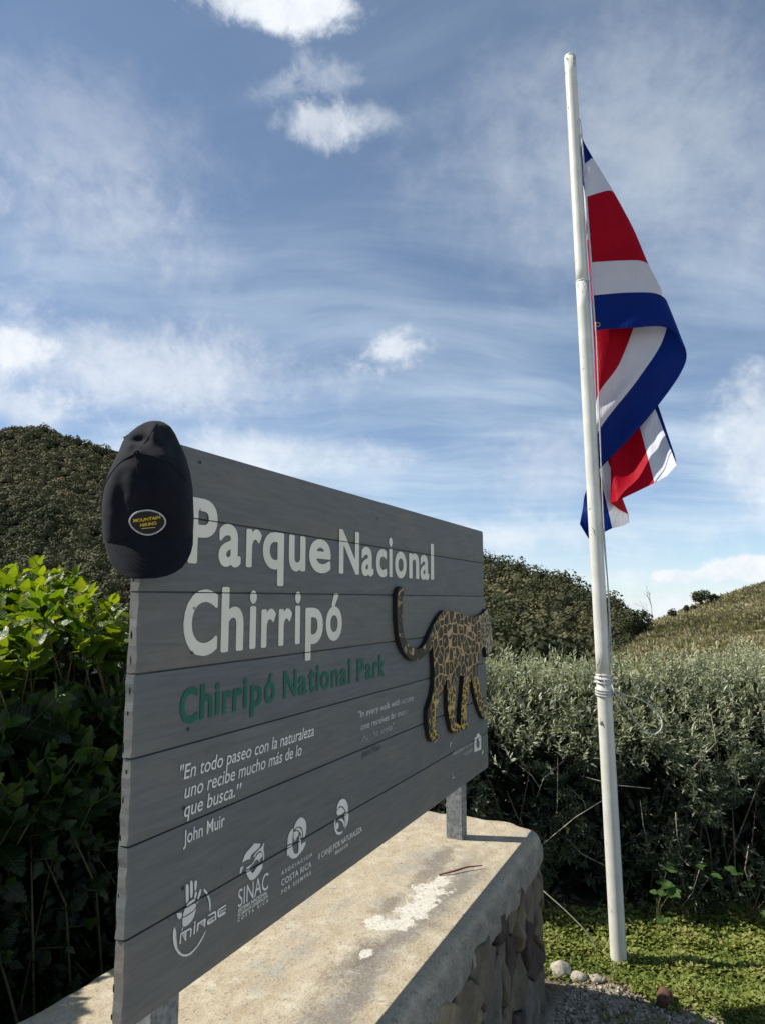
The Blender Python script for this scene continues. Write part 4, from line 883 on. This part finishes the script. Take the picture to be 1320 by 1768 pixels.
def crown_pt(fx, py, lift=0.):
    """fx -1..1 across, py row"""
    cx = np.interp(py, CY, [c[1] for c in CR]); w = np.interp(py, CY, [c[2] for c in CR]); h = np.interp(py, CY, [c[3] for c in CR])
    ph = fx*math.pi/2; x = w*math.copysign(abs(math.sin(ph))**.92, ph); dp = h*max(0, math.cos(ph))**.72
    g = lambda a, b, sa, sb: math.exp(-((cx+x-a)/sa)**2-((py-b)/sb)**2)
    dp += -.013*g(240, 769, 15, 8)-.010*g(303, 785, 12, 26)+.014*g(268, 752, 11, 22)+.010*g(228, 778, 9, 10)+.008*g(243, 796, 7, 9)-.010*g(215, 870, 12, 40)+.004*g(290, 840, 14, 30)-.007*g(262, 830, 16, 12)
    dp += .0015*noise.noise((x*.06, py*.06, 1.1))
    base = cpx(cx+x, py, 0); return base+CU*(dp+lift)
m_cap, t_, b_ = mat('black_twill'); oc_ = t_.node('ShaderNodeTexCoord').outputs['Object']
wv = t_.node('ShaderNodeTexWave', wave_type='BANDS', bands_direction='DIAGONAL'); wv.inputs['Scale'].default_value = 380; t_.put(wv.inputs['Vector'], oc_)
c_ = t_.mix(t_.smooth(t_.noise(oc_, 30, 5), .3, .7), (.0040, .0048, .0085), (.0070, .0080, .0130)); t_.put(b_.inputs['Base Color'], c_); b_.inputs['Roughness'].default_value = .85; b_.inputs['Specular IOR Level'].default_value = .15; b_.inputs['Sheen Weight'].default_value = .05; b_.inputs['Sheen Roughness'].default_value = .5
bp_ = t_.node('ShaderNodeBump'); bp_.inputs['Strength'].default_value = .35; bp_.inputs['Distance'].default_value = .0006; t_.put(bp_.inputs['Height'], wv.outputs[0]); t_.l.new(bp_.outputs[0], b_.inputs['Normal'])
nx = 48; rows = np.concatenate([np.linspace(728, 765, 16), np.linspace(768, 942, 50)])
V = [crown_pt(-1+2*i/nx, y) for y in rows for i in range(nx+1)]
F = [(r*(nx+1)+i, (r+1)*(nx+1)+i, (r+1)*(nx+1)+i+1, r*(nx+1)+i+1) for r in range(len(rows)-1) for i in range(nx)]
F.append(tuple(range(nx+1)))
crown = add('crown', mesh_py('crown', V, F, True), m_cap, cap)
sm = crown.modifiers.new('thickness', 'SOLIDIFY'); sm.thickness = .0025; sm.offset = -1
def seam(P, r=.0011): return (spl([crown_pt(a, b, .0006) for a, b in P], 8), r, 6)
add('seams', tubes_mesh('seams', [seam([(-.22, 797), (-.45, 808), (-.62, 825), (-.78, 845), (-.9, 870), (-.93, 900)]), seam([(-.22, 797), (0, 800), (.3, 812), (.6, 835), (.85, 870)]), seam([(-.2, 799), (-.12, 830), (-.06, 860), (-.02, 880)], .0007), seam([(-.2, 794), (-.1, 775), (.05, 750), (.1, 735)])]), m_cap, crown)
V, F = [], []
bc = crown_pt(-.2, 797)
for k, (r, h) in enumerate([(.0065, 0), (.0068, .003), (.005, .0055), (.001, .0065)]):
    for j in range(14):
        q = 2*math.pi*j/14; X_ = Vector((-CU.y, CU.x, 0)); V.append(bc+X_*math.cos(q)*r+Vector((0, 0, 1))*math.sin(q)*r+CU*h)
for k in range(3):
    for j in range(14): F.append((k*14+j, k*14+(j+1) % 14, (k+1)*14+(j+1) % 14, (k+1)*14+j))
add('button', mesh_py('button', V, F, True), m_cap, crown)
# peak: arched stiff brim below the front panel
BR = [(905, 256, 77, .070), (922, 257, 77, .084), (940, 257.5, 76, .094), (955, 257.5, 72.5, .101), (968, 257, 67, .106), (980, 256, 59, .110), (989, 254, 48, .112), (995, 252, 35, .114), (998.5, 250, 18, .115)]
def brim_pt(fx, y, lift=0.):
    K = [b[0] for b in BR]; cx, w, h = (np.interp(y, K, [b[i] for b in BR]) for i in (1, 2, 3))
    x = w*fx; dp = h-.050*(x/77)**2+lift; return cpx(cx+x*(1.0), y, dp)
rows = np.concatenate([np.linspace(905, 960, 16), np.linspace(963, 998.5, 20)]); nb = 36
V = [brim_pt(-1+2*i/nb, y) for y in rows for i in range(nb+1)]
F = [(r*(nb+1)+i, (r+1)*(nb+1)+i, (r+1)*(nb+1)+i+1, r*(nb+1)+i+1) for r in range(len(rows)-1) for i in range(nb)]
brim = add('brim', mesh_py('brim', V, F, True), m_cap, cap); sm = brim.modifiers.new('thickness', 'SOLIDIFY'); sm.thickness = .0032; sm.offset = -1
L = []
for k in range(6):
    f = .94-.075*k; P = []
    for q in np.linspace(-1, 1, 41):
        y = 908+(997-908)*(1-abs(q)**2.6)*(f**1.2); P.append(brim_pt(math.copysign(abs(q)**.8, q)*f, min(y, 997), .0005))
    L.append((P, .00045, 5))
add('stitching', tubes_mesh('stitching', L), plain('charcoal_thread', (.012, .012, .014), .8, .15), brim)
# strap end sticking out behind
add('strap', tubes_mesh('strap', [([crown_pt(-.7, 757, -.004), cpx(220, 757, -.004), cpx(216.5, 756, -.008), cpx(217.5, 762, -.012)], [.004, .005, .0045, .003], 8)]), m_cap, cap)
# sewn patch
def patch_pt(a, b, lift): # a,b in patch units: x -1..1, y -1..1
    px = 258.5+a*29; py = 910-b*20.5
    cx = np.interp(py, CY, [c[1] for c in CR]); w = np.interp(py, CY, [c[2] for c in CR]); s = max(-1, min(1, (px-cx)/w)); ph = math.copysign(math.asin(abs(s)**(1/.92)), s)
    return crown_pt(ph/(math.pi/2), py, lift)
def egg(q):  # blunt egg: pointed at the bottom
    x, y = math.cos(q), math.sin(q); return (x*(1 if y > 0 else (1-.16*(-y)**1.5)), y*(.86 if y > 0 else 1.0)+.04)
V, F = [], []; nr, ns = 6, 40
for r in range(1, nr+1):
    for k in range(ns): e_ = egg(2*math.pi*k/ns); V.append(patch_pt(e_[0]*r/nr, e_[1]*r/nr, .0022))
V.append(patch_pt(0, 0, .0022))
for r in range(nr-1):
    for k in range(ns): F.append((r*ns+k, r*ns+(k+1) % ns, (r+1)*ns+(k+1) % ns, (r+1)*ns+k))
F += [(len(V)-1, (k+1) % ns, k) for k in range(ns)]
patch = add('patch', mesh_py('patch', V, F, True), plain('patch_black', (.012, .013, .014), .7, .3), cap, label='oval black patch with grey rim reading MOUNTAIN HIKING')
add('patch_rim', tubes_mesh('patch_rim', [([patch_pt(*egg(2*math.pi*k/64), .0026) for k in range(65)], .0017, 8)]), plain('grey_thread', (.42, .42, .41), .7, .3, var=.25, scale=400), patch)
M_YEL = plain('yellow_thread', (.66, .45, .03), .6, .3, var=.25, scale=300); M_PALE = plain('pale_thread', (.5, .46, .3), .6, .3)
def patch_text(s, x0, x1, y0, y1, slope, m_):
    Vt, Ft = text_geo(s, .02); lo, hi = Vt.min(0), Vt.max(0); P = []
    for x, y in Vt:
        a = x0+(x-lo[0])/(hi[0]-lo[0])*(x1-x0); b = y0+(y-lo[1])/(hi[1]-lo[1])*(y1-y0)+slope*(a-x0)+.05*(a/.8)**2; P.append(patch_pt(a, b, .0034))
    add('patch_text', mesh_py('patch_text', P, Ft), m_, patch)
patch_text('MOUNTAIN', -.78, .72, -.06, .20, .2, M_YEL); patch_text('HIKING', -.40, .50, -.38, -.12, .2, M_YEL)
bar = [(-.32, -.47), (.44, -.37), (.44, -.42), (-.32, -.52)]; add('patch_text', mesh_py('patch_text', [patch_pt(a, b, .0034) for a, b in bar], [(0, 3, 2, 1)]), M_PALE, patch)
# ------------------------------------------------------------------ leaf shapes
def broad_leaf(n=7, width=.34, serr=.05, fold=.22, droop=.25):
    """ovate toothed leaf, base at 0, tip at x=1, folded along the midrib"""
    V = []; F = []; xs = np.linspace(0, 1, n+1)
    prof = lambda x: width*(math.sin(math.pi*min(1, x**.74)))**.95*(1 if x < 1 else 0)
    for i, x in enumerate(xs): V.append((x, 0, -droop*x*x+.0))
    L = []; R = []
    for i in range(1, n):
        x = xs[i]; w = prof(x)
        for sgn, arr in ((1, L), (-1, R)):
            arr.append(len(V)); V.append((x-.05, sgn*w*.96, fold*w-droop*x*x+.03*math.sin(i*2.1)*sgn))
            arr.append(len(V)); V.append((x+.03, sgn*(w*1.0+serr*.5), fold*w-droop*x*x))
    T = []
    for arr, sgn in ((L, 1), (R, -1)):
        ed = [0]+arr+[n]
        for k in range(len(ed)-1):
            xm = (V[ed[k]][0]+V[ed[k+1]][0])/2; i = max(0, min(n-1, int(xm*n)))
        # strip between the midrib and the toothed edge
        mi = 0; 
        for k in range(len(ed)-1):
            a, b = ed[k], ed[k+1]
            tgt = min(n, int(round(((V[b][0]))*n)))
            while mi < tgt and mi < n:
                T.append((mi, mi+1, a) if sgn < 0 else (mi+1, mi, a)); mi += 1
            if a != mi and b != mi: T.append((mi, b, a) if sgn < 0 else (b, mi, a))
    return np.array(V, float), np.array([t for t in T if len(set(t)) == 3])
BLV, BLF = broad_leaf()
NARROW_V = np.array([[0, 0, 0], [.3, -.115, .03], [.3, .115, .03], [.68, -.09, 0], [.68, .09, 0], [1, 0, -.08]]); NARROW_F = [[0, 1, 2], [1, 3, 2], [2, 3, 4], [3, 5, 4]]
DIA_V = np.array([[0, 0, 0], [.45, -.26, .05], [1, 0, -.05], [.45, .26, .05]]); DIA_F = [[0, 1, 2, 3]]
def unit(v): return v/np.maximum(np.linalg.norm(v, axis=-1, keepdims=True), 1e-9)

# ------------------------------------------------------------------ broad-leaved hedge behind the left end of the sign
def leaf_uv(me, TV, n=1):
    a = me.attributes.new('leaf_xy', 'FLOAT_VECTOR', 'POINT'); q = np.array(TV, np.float32).copy(); q[:, 2] = 0; a.data.foreach_set('vector', np.tile(q, (n, 1)).ravel())
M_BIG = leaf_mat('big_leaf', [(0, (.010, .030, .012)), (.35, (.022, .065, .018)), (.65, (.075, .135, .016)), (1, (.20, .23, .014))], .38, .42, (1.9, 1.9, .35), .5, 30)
def add_veins(m):
    t = NT(m.node_tree); at = t.node('ShaderNodeAttribute'); at.attribute_name = 'leaf_xy'; sx = t.node('ShaderNodeSeparateXYZ'); t.l.new(at.outputs['Vector'], sx.inputs[0])
    ay = t.math('ABSOLUTE', sx.outputs[1]); w = t.math('SINE', t.math('MULTIPLY', t.math('SUBTRACT', sx.outputs[0], t.math('MULTIPLY', ay, .75)), 58.0))
    vein = t.math('MAXIMUM', t.smooth(w, .72, .95, 0, .55), t.smooth(ay, .022, .006)); ramp = [n for n in t.n if n.bl_idname == 'ShaderNodeValToRGB'][0]
    outs = [l.to_socket for l in ramp.outputs[0].links]; c = t.mix(t.math('MULTIPLY', vein, .3), ramp.outputs[0], t.mix(.5, ramp.outputs[0], (.30, .34, .10)))
    for o in outs: t.l.new(c, o)
    b = t.n['Principled BSDF']; bp = t.node('ShaderNodeBump'); bp.inputs['Strength'].default_value = .22; bp.inputs['Distance'].default_value = .003; t.put(bp.inputs['Height'], w); t.l.new(bp.outputs[0], b.inputs['Normal'])
add_veins(M_BIG)
M_DARKLEAF = leaf_mat('under_leaf', [(0, (.010, .018, .010)), (.6, (.022, .040, .016)), (1, (.05, .08, .025))], .5, .25, (1.3, 1.4, .5), .45, 30)  # leaves coloured dark to deepen the shade inside the hedge
M_STEM = plain('green_stem', (.10, .095, .04), .7, .3, var=.3, scale=30); M_TWIG = plain('grey_twig', (.15, .12, .085), .85, .2, var=.35, scale=40)
hedge_l = thing('broadleaf_hedge', 'lush hedge of big bright green toothed leaves behind the left end of the sign', 'hedge', w2(.6, -1.5))
HL = np.array(hedge_l.location)
def hl_front(z): return -.90-.62*np.clip(z/1.5, 0, 1.2)**1.4
def left_hedge():
    g = np.random.default_rng(31); pos = []; ax = []; nr = []; sc = []; tn = []; stems = []
    def shoot(s, p, z, d, n, size, tone):
        """one leafy shoot: opposite pairs of leaves up a stem"""
        base = np.array(w2(s, p, z)); d = unit(np.array(d, float)); L = size*(1.0+.26*n); q0 = g.uniform(0, 6.28)
        e1 = unit(np.cross(d, [.3, .2, 1])) if abs(d[2]) < .95 else np.array([1., 0, 0]); e2 = np.cross(d, e1)
        stems.append(([base-d*L*.5, base, base+d*L*.55, base+d*L], [.0045, .004, .003, .0015], 5))
        for k in range(n):
            f = .25+.75*k/max(1, n-1); q = q0+k*1.57
            for sg in (0, math.pi):
                o = e1*math.cos(q+sg)+e2*math.sin(q+sg); open_ = 1.25-.75*f
                a = unit(d*(.35+.8*f)+o*open_+g.normal(0, .16, 3)); pos.append(base+d*L*f*.95+o*.006); ax.append(a); nr.append(unit(d*1.2-o*.5+g.normal(0, .22, 3)))
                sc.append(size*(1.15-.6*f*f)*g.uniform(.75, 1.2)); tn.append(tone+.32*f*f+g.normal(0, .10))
    for i in range(640):                                   # crown, its sunlight put into a brighter leaf tone
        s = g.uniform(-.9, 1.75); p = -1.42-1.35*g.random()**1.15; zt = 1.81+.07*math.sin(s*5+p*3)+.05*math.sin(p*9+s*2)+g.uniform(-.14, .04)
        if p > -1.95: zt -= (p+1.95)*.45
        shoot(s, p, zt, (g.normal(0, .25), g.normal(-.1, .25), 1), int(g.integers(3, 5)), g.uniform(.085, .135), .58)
    for i in range(330):                                   # upper face, its shade put into a darker tone
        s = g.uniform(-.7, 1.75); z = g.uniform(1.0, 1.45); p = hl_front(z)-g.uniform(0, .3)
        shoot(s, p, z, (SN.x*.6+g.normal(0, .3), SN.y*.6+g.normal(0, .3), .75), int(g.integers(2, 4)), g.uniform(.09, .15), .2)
    for i in range(140):                                   # sparse big leaves lower down, coloured darkest for the shade
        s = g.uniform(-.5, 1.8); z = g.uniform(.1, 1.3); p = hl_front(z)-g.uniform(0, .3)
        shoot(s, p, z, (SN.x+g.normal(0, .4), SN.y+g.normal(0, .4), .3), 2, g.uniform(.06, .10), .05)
    pos, ax, nr, sc, tn = map(np.array, (pos, ax, nr, sc, tn)); R = frames(ax, nr)
    # the leaves that show largest become single leaves
    d = pos-np.array([0, 0, EYE]); ratio = d[:, 0]/d[:, 1]; vis = (ratio > -.56) & (ratio < -.335) & (pos[:, 2] > 1.1)
    fs = d @ np.array([SN.x, SN.y, 0]); key = np.where(vis, sc/np.linalg.norm(d, axis=1)*np.where(pos[:, 2] > 1.75, 1.5, 1), -1); top = np.argsort(-key)[:300]
    rest = np.ones(len(pos), bool); rest[top] = False
    variants = {}
    for i in top:
        b = int(np.clip(tn[i], 0, .99)*8)
        if b not in variants:
            for w_ in range(2):
                V_, F_ = broad_leaf(7, [.33, .38][w_], .06, [.2, .34][w_], [.22, .4][w_]); variants[(b, w_)] = mesh_np('leaf', V_, F_, True, np.full(len(V_), (b+.5)/8)); variants[(b, w_)].materials.append(M_BIG); leaf_uv(variants[(b, w_)], V_)
            variants[b] = 1
        o = add('leaf', variants[(b, i % 2)], None, hedge_l); M = Matrix([list(R[i][k])+[0] for k in range(3)]+[[0, 0, 0, 1]]); o.matrix_local = Matrix.Translation(Vector(pos[i]-HL)) @ M @ Matrix.Scale(sc[i], 4)
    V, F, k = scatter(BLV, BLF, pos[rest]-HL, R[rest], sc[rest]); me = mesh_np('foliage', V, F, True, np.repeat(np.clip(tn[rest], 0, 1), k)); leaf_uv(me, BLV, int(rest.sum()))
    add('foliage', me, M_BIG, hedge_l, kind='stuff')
    st = [([Vector(p)-Vector(HL) for p in P], r, n) for P, r, n in stems]
    for i in range(150):                                   # woody stems rising through the hedge
        s = g.uniform(-.6, 1.8); z0 = g.uniform(0, .4); p = hl_front(.4)-g.uniform(.05, .5); h = g.uniform(.6, 1.2); t1 = g.normal(0, .3); t2 = g.uniform(-.8, -.35)
        st.append(([w2(s, p, z0)-Vector(HL), w2(s+t1*.4, p+t2*.3, z0+h*.5)-Vector(HL), w2(s+t1*.9+g.normal(0, .1), p+t2, z0+h)-Vector(HL)], [.006, .0045, .002], 5))
    add('stems', tubes_mesh('stems', st), M_STEM, hedge_l)
    n = 46000; s = g.uniform(-1.3, 1.95, n); z = g.uniform(0, 1.6, n); p = hl_front(np.minimum(z, 1.5))-.12-np.abs(g.normal(0, .6, n))
    q = np.stack([SA.x+SD.x*s+SN.x*p, SA.y+SD.y*s+SN.y*p, z], 1); a = unit(g.normal(size=(n, 3))+np.array([SN.x, SN.y, .2])*.8); R2 = frames(a, unit(g.normal(size=(n, 3))+np.array([0, 0, 1.])))
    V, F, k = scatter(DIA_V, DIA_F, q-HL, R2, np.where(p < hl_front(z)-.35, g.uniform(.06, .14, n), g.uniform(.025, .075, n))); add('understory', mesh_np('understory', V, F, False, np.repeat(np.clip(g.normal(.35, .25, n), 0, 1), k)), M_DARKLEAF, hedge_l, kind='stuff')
left_hedge()

# ------------------------------------------------------------------ clipped narrow-leaved hedge behind the pole
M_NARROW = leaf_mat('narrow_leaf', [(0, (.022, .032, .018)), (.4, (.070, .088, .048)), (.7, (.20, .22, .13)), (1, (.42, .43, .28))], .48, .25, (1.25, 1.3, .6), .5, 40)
hedge_r = thing('clipped_hedge', 'grey green narrow-leaved hedge running behind the flagpole', 'hedge', (1.8, 4.9, 0)); HR = np.array(hedge_r.location)
def hr_top(X, Y): return 1.42+.05*np.sin(X*2.1+1)+.035*np.sin(X*6.3+Y*4)+.05*np.clip((X-1.5)/2, -.5, 1)
def hr_front(z, X): return 4.47+.10*np.sin(X*1.7)+.06*np.sin(X*4.4+z*3)+.42*np.clip((z-.95)/.5, 0, 1)**1.7-.06*np.clip((.5-z)/.5, 0, 1)
def right_hedge():
    g = np.random.default_rng(77); P = []; A = []; N = []; S = []; T = []
    def sprigs(X, Y, z, d, hgt, tone, per, ls, spread):
        m = len(X)
        for j in range(per):
            f = (j+.3)/per; q = j*2.4+g.uniform(0, 6.28, m); r1 = unit(np.cross(d, np.array([.31, .17, .93]))); r2 = np.cross(d, r1); o = r1*np.cos(q)[:, None]+r2*np.sin(q)[:, None]
            P.append(np.stack([X, Y, z], 1)+d*(hgt*f)[:, None]); A.append(unit(d*(.35+.75*f)+o*(spread*(1.1-.5*f))+g.normal(0, .18, (m, 3)))); N.append(unit(d-o*.5+g.normal(0, .35, (m, 3))))
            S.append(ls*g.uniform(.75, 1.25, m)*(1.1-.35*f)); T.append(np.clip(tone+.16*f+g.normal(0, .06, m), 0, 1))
    # bushy face: leafy side twigs pointing out and up, in clumps with dark hollows between
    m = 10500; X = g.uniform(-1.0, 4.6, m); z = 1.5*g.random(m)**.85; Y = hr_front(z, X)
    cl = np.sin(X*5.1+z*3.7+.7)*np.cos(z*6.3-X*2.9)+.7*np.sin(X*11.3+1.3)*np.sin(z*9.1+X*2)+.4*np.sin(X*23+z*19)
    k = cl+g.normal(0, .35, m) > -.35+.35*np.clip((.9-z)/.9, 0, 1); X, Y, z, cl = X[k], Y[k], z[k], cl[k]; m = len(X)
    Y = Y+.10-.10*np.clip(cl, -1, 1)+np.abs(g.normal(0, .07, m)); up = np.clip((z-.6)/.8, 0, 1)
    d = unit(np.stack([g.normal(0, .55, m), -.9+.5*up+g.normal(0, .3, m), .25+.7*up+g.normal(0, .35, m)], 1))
    sprigs(X, Y, z, d, g.uniform(.06, .15, m), np.clip(g.normal(.20, .13, m)+.50*up, 0, 1), 9, .041, .9)  # tone rises with height: shade on the lower face put into leaf colour
    # top: short mixed sprigs, a few taller ones
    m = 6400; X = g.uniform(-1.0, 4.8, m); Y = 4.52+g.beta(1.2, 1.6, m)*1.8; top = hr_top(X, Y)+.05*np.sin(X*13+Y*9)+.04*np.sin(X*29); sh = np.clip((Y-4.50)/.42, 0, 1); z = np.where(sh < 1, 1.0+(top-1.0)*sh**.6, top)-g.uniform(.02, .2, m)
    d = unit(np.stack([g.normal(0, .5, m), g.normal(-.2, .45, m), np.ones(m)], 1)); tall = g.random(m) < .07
    sprigs(X, Y, z, d, g.uniform(.06, .16, m)*np.where(tall, 1.9, 1), g.normal(.82, .12, m), 9, .040, .85)  # pale tone puts the sunlight on the top into leaf colour
    n = 32000; X = g.uniform(-1.1, 4.8, n); Y = g.uniform(4.78, 5.9, n); z = g.uniform(.02, 1.34, n)            # inside and back, leaves coloured near black for the inner shade
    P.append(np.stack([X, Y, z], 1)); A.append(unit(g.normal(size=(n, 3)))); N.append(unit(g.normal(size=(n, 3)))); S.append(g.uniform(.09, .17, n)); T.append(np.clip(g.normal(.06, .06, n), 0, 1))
    P, A, N, S, T = (np.concatenate(q) for q in (P, A, N, S, T))
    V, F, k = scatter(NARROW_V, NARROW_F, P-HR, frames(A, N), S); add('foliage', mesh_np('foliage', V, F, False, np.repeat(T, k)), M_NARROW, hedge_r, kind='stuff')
    L = []
    for i in range(90):
        x = g.uniform(-.8, 4.6); z0 = g.uniform(0, .3); h = g.uniform(.3, .75); y = float(hr_front(np.array(.5), np.array(x)))+g.uniform(.10, .35); b = g.normal(0, .2)
        L.append(([(x-HR[0], y-HR[1], z0), (x+b*.5-HR[0], y+g.normal(0, .05)-HR[1], z0+h*.5), (x+b-HR[0], y+g.normal(0, .08)-HR[1], z0+h)], [.007, .005, .0025], 5))
    add('stems', tubes_mesh('stems', L), M_TWIG, hedge_r)
    m_tw = plain('pale_twig', (.36, .31, .24), .85, .2, var=.3, scale=30)
    for i in range(38):                                    # pale dead twigs criss-crossing the shaded face
        x = g.uniform(.6, 4.0); z0 = g.uniform(.15, 1.05); y = float(hr_front(np.array(z0), np.array(x)))-g.uniform(-.02, .06); dx, dz = g.normal(0, .28), g.normal(.0, .26)
        add('dead_twig', tubes_mesh('dead_twig', [([(x-HR[0], y-HR[1], z0), (x+dx*.5+g.normal(0, .03)-HR[0], y-g.uniform(0, .04)-HR[1], z0+dz*.5+g.normal(0, .03)), (x+dx-HR[0], y+.04-HR[1], z0+dz)], [.0028, .0024, .0012], 4)]), m_tw, hedge_r)
right_hedge()

# ------------------------------------------------------------------ young broad-leaved plants at the foot of the hedge
M_YOUNG = leaf_mat('young_leaf', [(0, (.035, .085, .025)), (1, (.12, .2, .05))], .45, .35, (1.5, 1.6, .5), .5, 40)
_yv, _yf = broad_leaf(6, .40, .04, .2, .2); ME_YOUNG = mesh_np('leaf', _yv, _yf, True, np.full(len(_yv), .55)); ME_YOUNG.materials.append(M_YOUNG)
def seedling(px, py, Y, n, size, label, seed):
    p = at_y(px, py, Y); g = random.Random(seed); p.z = 0; t = thing('bramble_plant', label, 'plant', p, 0, 'young plants at the foot of the hedge'); L = []
    for i in range(n):
        q = g.uniform(0, 6.28); h = g.uniform(.12, .40); r = g.uniform(.03, .16); tip = Vector((math.cos(q)*r, math.sin(q)*r*.6-.03, h)); L.append(([Vector((0, 0, 0)), Vector((tip.x*.3, tip.y*.3, h*.6)), tip], [.003, .0025, .0015], 5))
        for k in range(3):
            a = Vector((math.cos(q+(k-1)*1.1), math.sin(q+(k-1)*1.1)-.35, .15+g.uniform(-.2, .3))).normalized(); nz = Vector((g.uniform(-.3, .3), -.6, 1)).normalized(); y_ = nz.cross(a).normalized(); z_ = a.cross(y_)
            o = add('leaf', ME_YOUNG, None, t); o.matrix_local = Matrix.Translation(tip) @ Matrix(((a.x, y_.x, z_.x, 0), (a.y, y_.y, z_.y, 0), (a.z, y_.z, z_.z, 0), (0, 0, 0, 1))) @ Matrix.Scale(size*g.uniform(.7, 1.2), 4)
    add('stem', tubes_mesh('stem', L), M_STEM, t)
seedling(1135, 1640, 4.42, 6, .062, 'light green broad-leaved plant at the hedge foot, right of the pole', 1)
seedling(1195, 1640, 4.48, 4, .055, 'smaller broad-leaved plant two steps right of the flagpole', 2)
seedling(1300, 1640, 4.42, 5, .058, 'broad-leaved plant at the hedge foot near the right edge of the view', 3)

# ------------------------------------------------------------------ ground cover, gravel, loose stones
def gravel_zone(X, Y): s, p = sp_np(X, Y); return (p > .22) & (Y < 3.98-.16*np.clip(X-.9, 0, 3)+.05*np.sin(X*7))
def ground_plants():
    g = np.random.default_rng(9); n = 52000; X = g.uniform(.2, 3.4, n); Y = g.uniform(2.6, 4.62, n); s, p = sp_np(X, Y); edge = 3.98-.62*np.clip(X-.95, 0, 3)**1.05+.07*np.sin(X*7)+.05*np.sin(X*17+1)
    keep = ((s > 2.62) | (p > .38)) & (Y > edge+g.normal(0, .045, n)) | ((g.random(n) < .025) & (p > .45)); X, Y, edge = X[keep], Y[keep], edge[keep]; n = len(X)
    lump = .5+.5*np.sin(X*11+Y*7)*np.cos(Y*13-X*5); h = (.025+.05*lump+.08*np.clip((Y-4.15)/.4, 0, 1)*g.random(n))*np.clip((Y-edge)/.25+.35, .35, 1); z = h*g.random(n)**.6
    P = []; A = []; N = []; S = []; T = []
    for j in range(3):
        q = g.uniform(0, 6.28, n)+j*2.1; P.append(np.stack([X, Y, z], 1)); A.append(unit(np.stack([np.cos(q), np.sin(q), g.uniform(.1, .9, n)], 1))); N.append(unit(np.stack([-np.cos(q)*.4, -np.sin(q)*.4, np.ones(n)], 1)+g.normal(0, .25, (n, 3)))); S.append(g.uniform(.014, .032, n)); T.append(np.clip(.45+.3*lump+.3*z/.1+g.normal(0, .13, n), 0, 1))
    P, A, N, S, T = (np.concatenate(q) for q in (P, A, N, S, T)); V, F, k = scatter(DIA_V, DIA_F, P, frames(A, N), S)
    m = leaf_mat('clover', [(0, (.06, .09, .018)), (.5, (.15, .20, .04)), (.85, (.26, .29, .07)), (1, (.36, .34, .13))], .6, .3, (1.4, 1.5, .5), .3, 60)
    add('ground_cover', mesh_np('ground_cover', V, F, False, np.repeat(T, k)), m, kind='stuff', label='low bright green clover mat around the foot of the pole', cat='ground cover')
    n = 16000; X = g.uniform(.3, 3.2, n); Y = g.uniform(2.5, 4.1, n); s, p = sp_np(X, Y); k = (p > .30) & (Y < 4.05-.55*np.clip(X-.95, 0, 3)); X, Y = X[k], Y[k]; n = len(X)
    ic = bmesh.new(); bmesh.ops.create_icosphere(ic, subdivisions=1, radius=1); TV = np.array([v.co[:] for v in ic.verts])*(1+.25*np.random.default_rng(1).normal(size=(len(ic.verts), 1))); TF = np.array([[v.index for v in f.verts] for f in ic.faces]); ic.free()
    sz_ = np.clip(g.lognormal(-5.1, .42, n), .0035, .016); V, F, kk = scatter(TV, TF, np.stack([X, Y, sz_*.3], 1), frames(unit(g.normal(size=(n, 3))), unit(g.normal(size=(n, 3)))), np.stack([sz_, sz_*g.uniform(.6, 1, n), sz_*g.uniform(.4, .8, n)], 1))
    m = leaf_mat('gravel', [(0, (.15, .12, .085)), (.5, (.36, .30, .22)), (1, (.54, .47, .37))], .9, 0, None, .2, 40)
    add('gravel', mesh_np('gravel', V, F, False, np.repeat(g.random(n), kk)), m, kind='stuff', label='pale loose gravel beside the plinth', cat='gravel')
    # a few blades of longer grass
ground_plants()
def rock(name, label, cat, p, r, col, seed, group=None):
    bm = bmesh.new(); bmesh.ops.create_icosphere(bm, subdivisions=3, radius=1)
    for v in bm.verts:
        d = 1+.25*noise.noise(v.co*1.3+Vector((seed, 0, 0)))+.08*noise.noise(v.co*4+Vector((0, seed, 0))); v.co = Vector((v.co.x*r[0]*d, v.co.y*r[1]*d, max(v.co.z*d, -.55)*r[2]))
    o = add(name, bm_mesh(name, bm, True), plain('rock_%d' % seed, col, .9, .2, var=.3, scale=40, bump=.8, bscale=70), loc=(p[0], p[1], r[2]*.42), label=label, cat=cat, group=group); return o
rock('loose_stone', 'larger pale stone against the foot of the plinth corner', 'stone', (.93, 3.99), (.055, .05, .045), (.36, .33, .27), 1)
rock('loose_stone', 'smaller pale stone just right of the larger one by the plinth', 'stone', (1.01, 3.94), (.04, .035, .026), (.40, .36, .29), 2)
rock('loose_stone', 'flat pale stone at the edge of the clover, third from the plinth', 'stone', (1.10, 3.93), (.032, .03, .018), (.38, .34, .27), 3)
rock('red_stone', 'rounded red brown stone standing in the gravel by the clover', 'stone', (1.365, 3.70), (.040, .034, .056), (.12, .06, .042), 4)
cane = thing('dry_cane', 'pale bent dry cane leaning over the clover left of the pole', 'cane', (1.16, 4.12, 0))
add('stem', tubes_mesh('stem', [(spl([Vector((.02, .0, .01)), Vector((-.03, .02, .12)), Vector((-.13, .06, .22)), Vector((-.27, .12, .33)), Vector((-.36, .2, .40))]), .0038, 6)]), plain('dry_cane_bark', (.46, .42, .28), .7, .3, var=.2), cane)
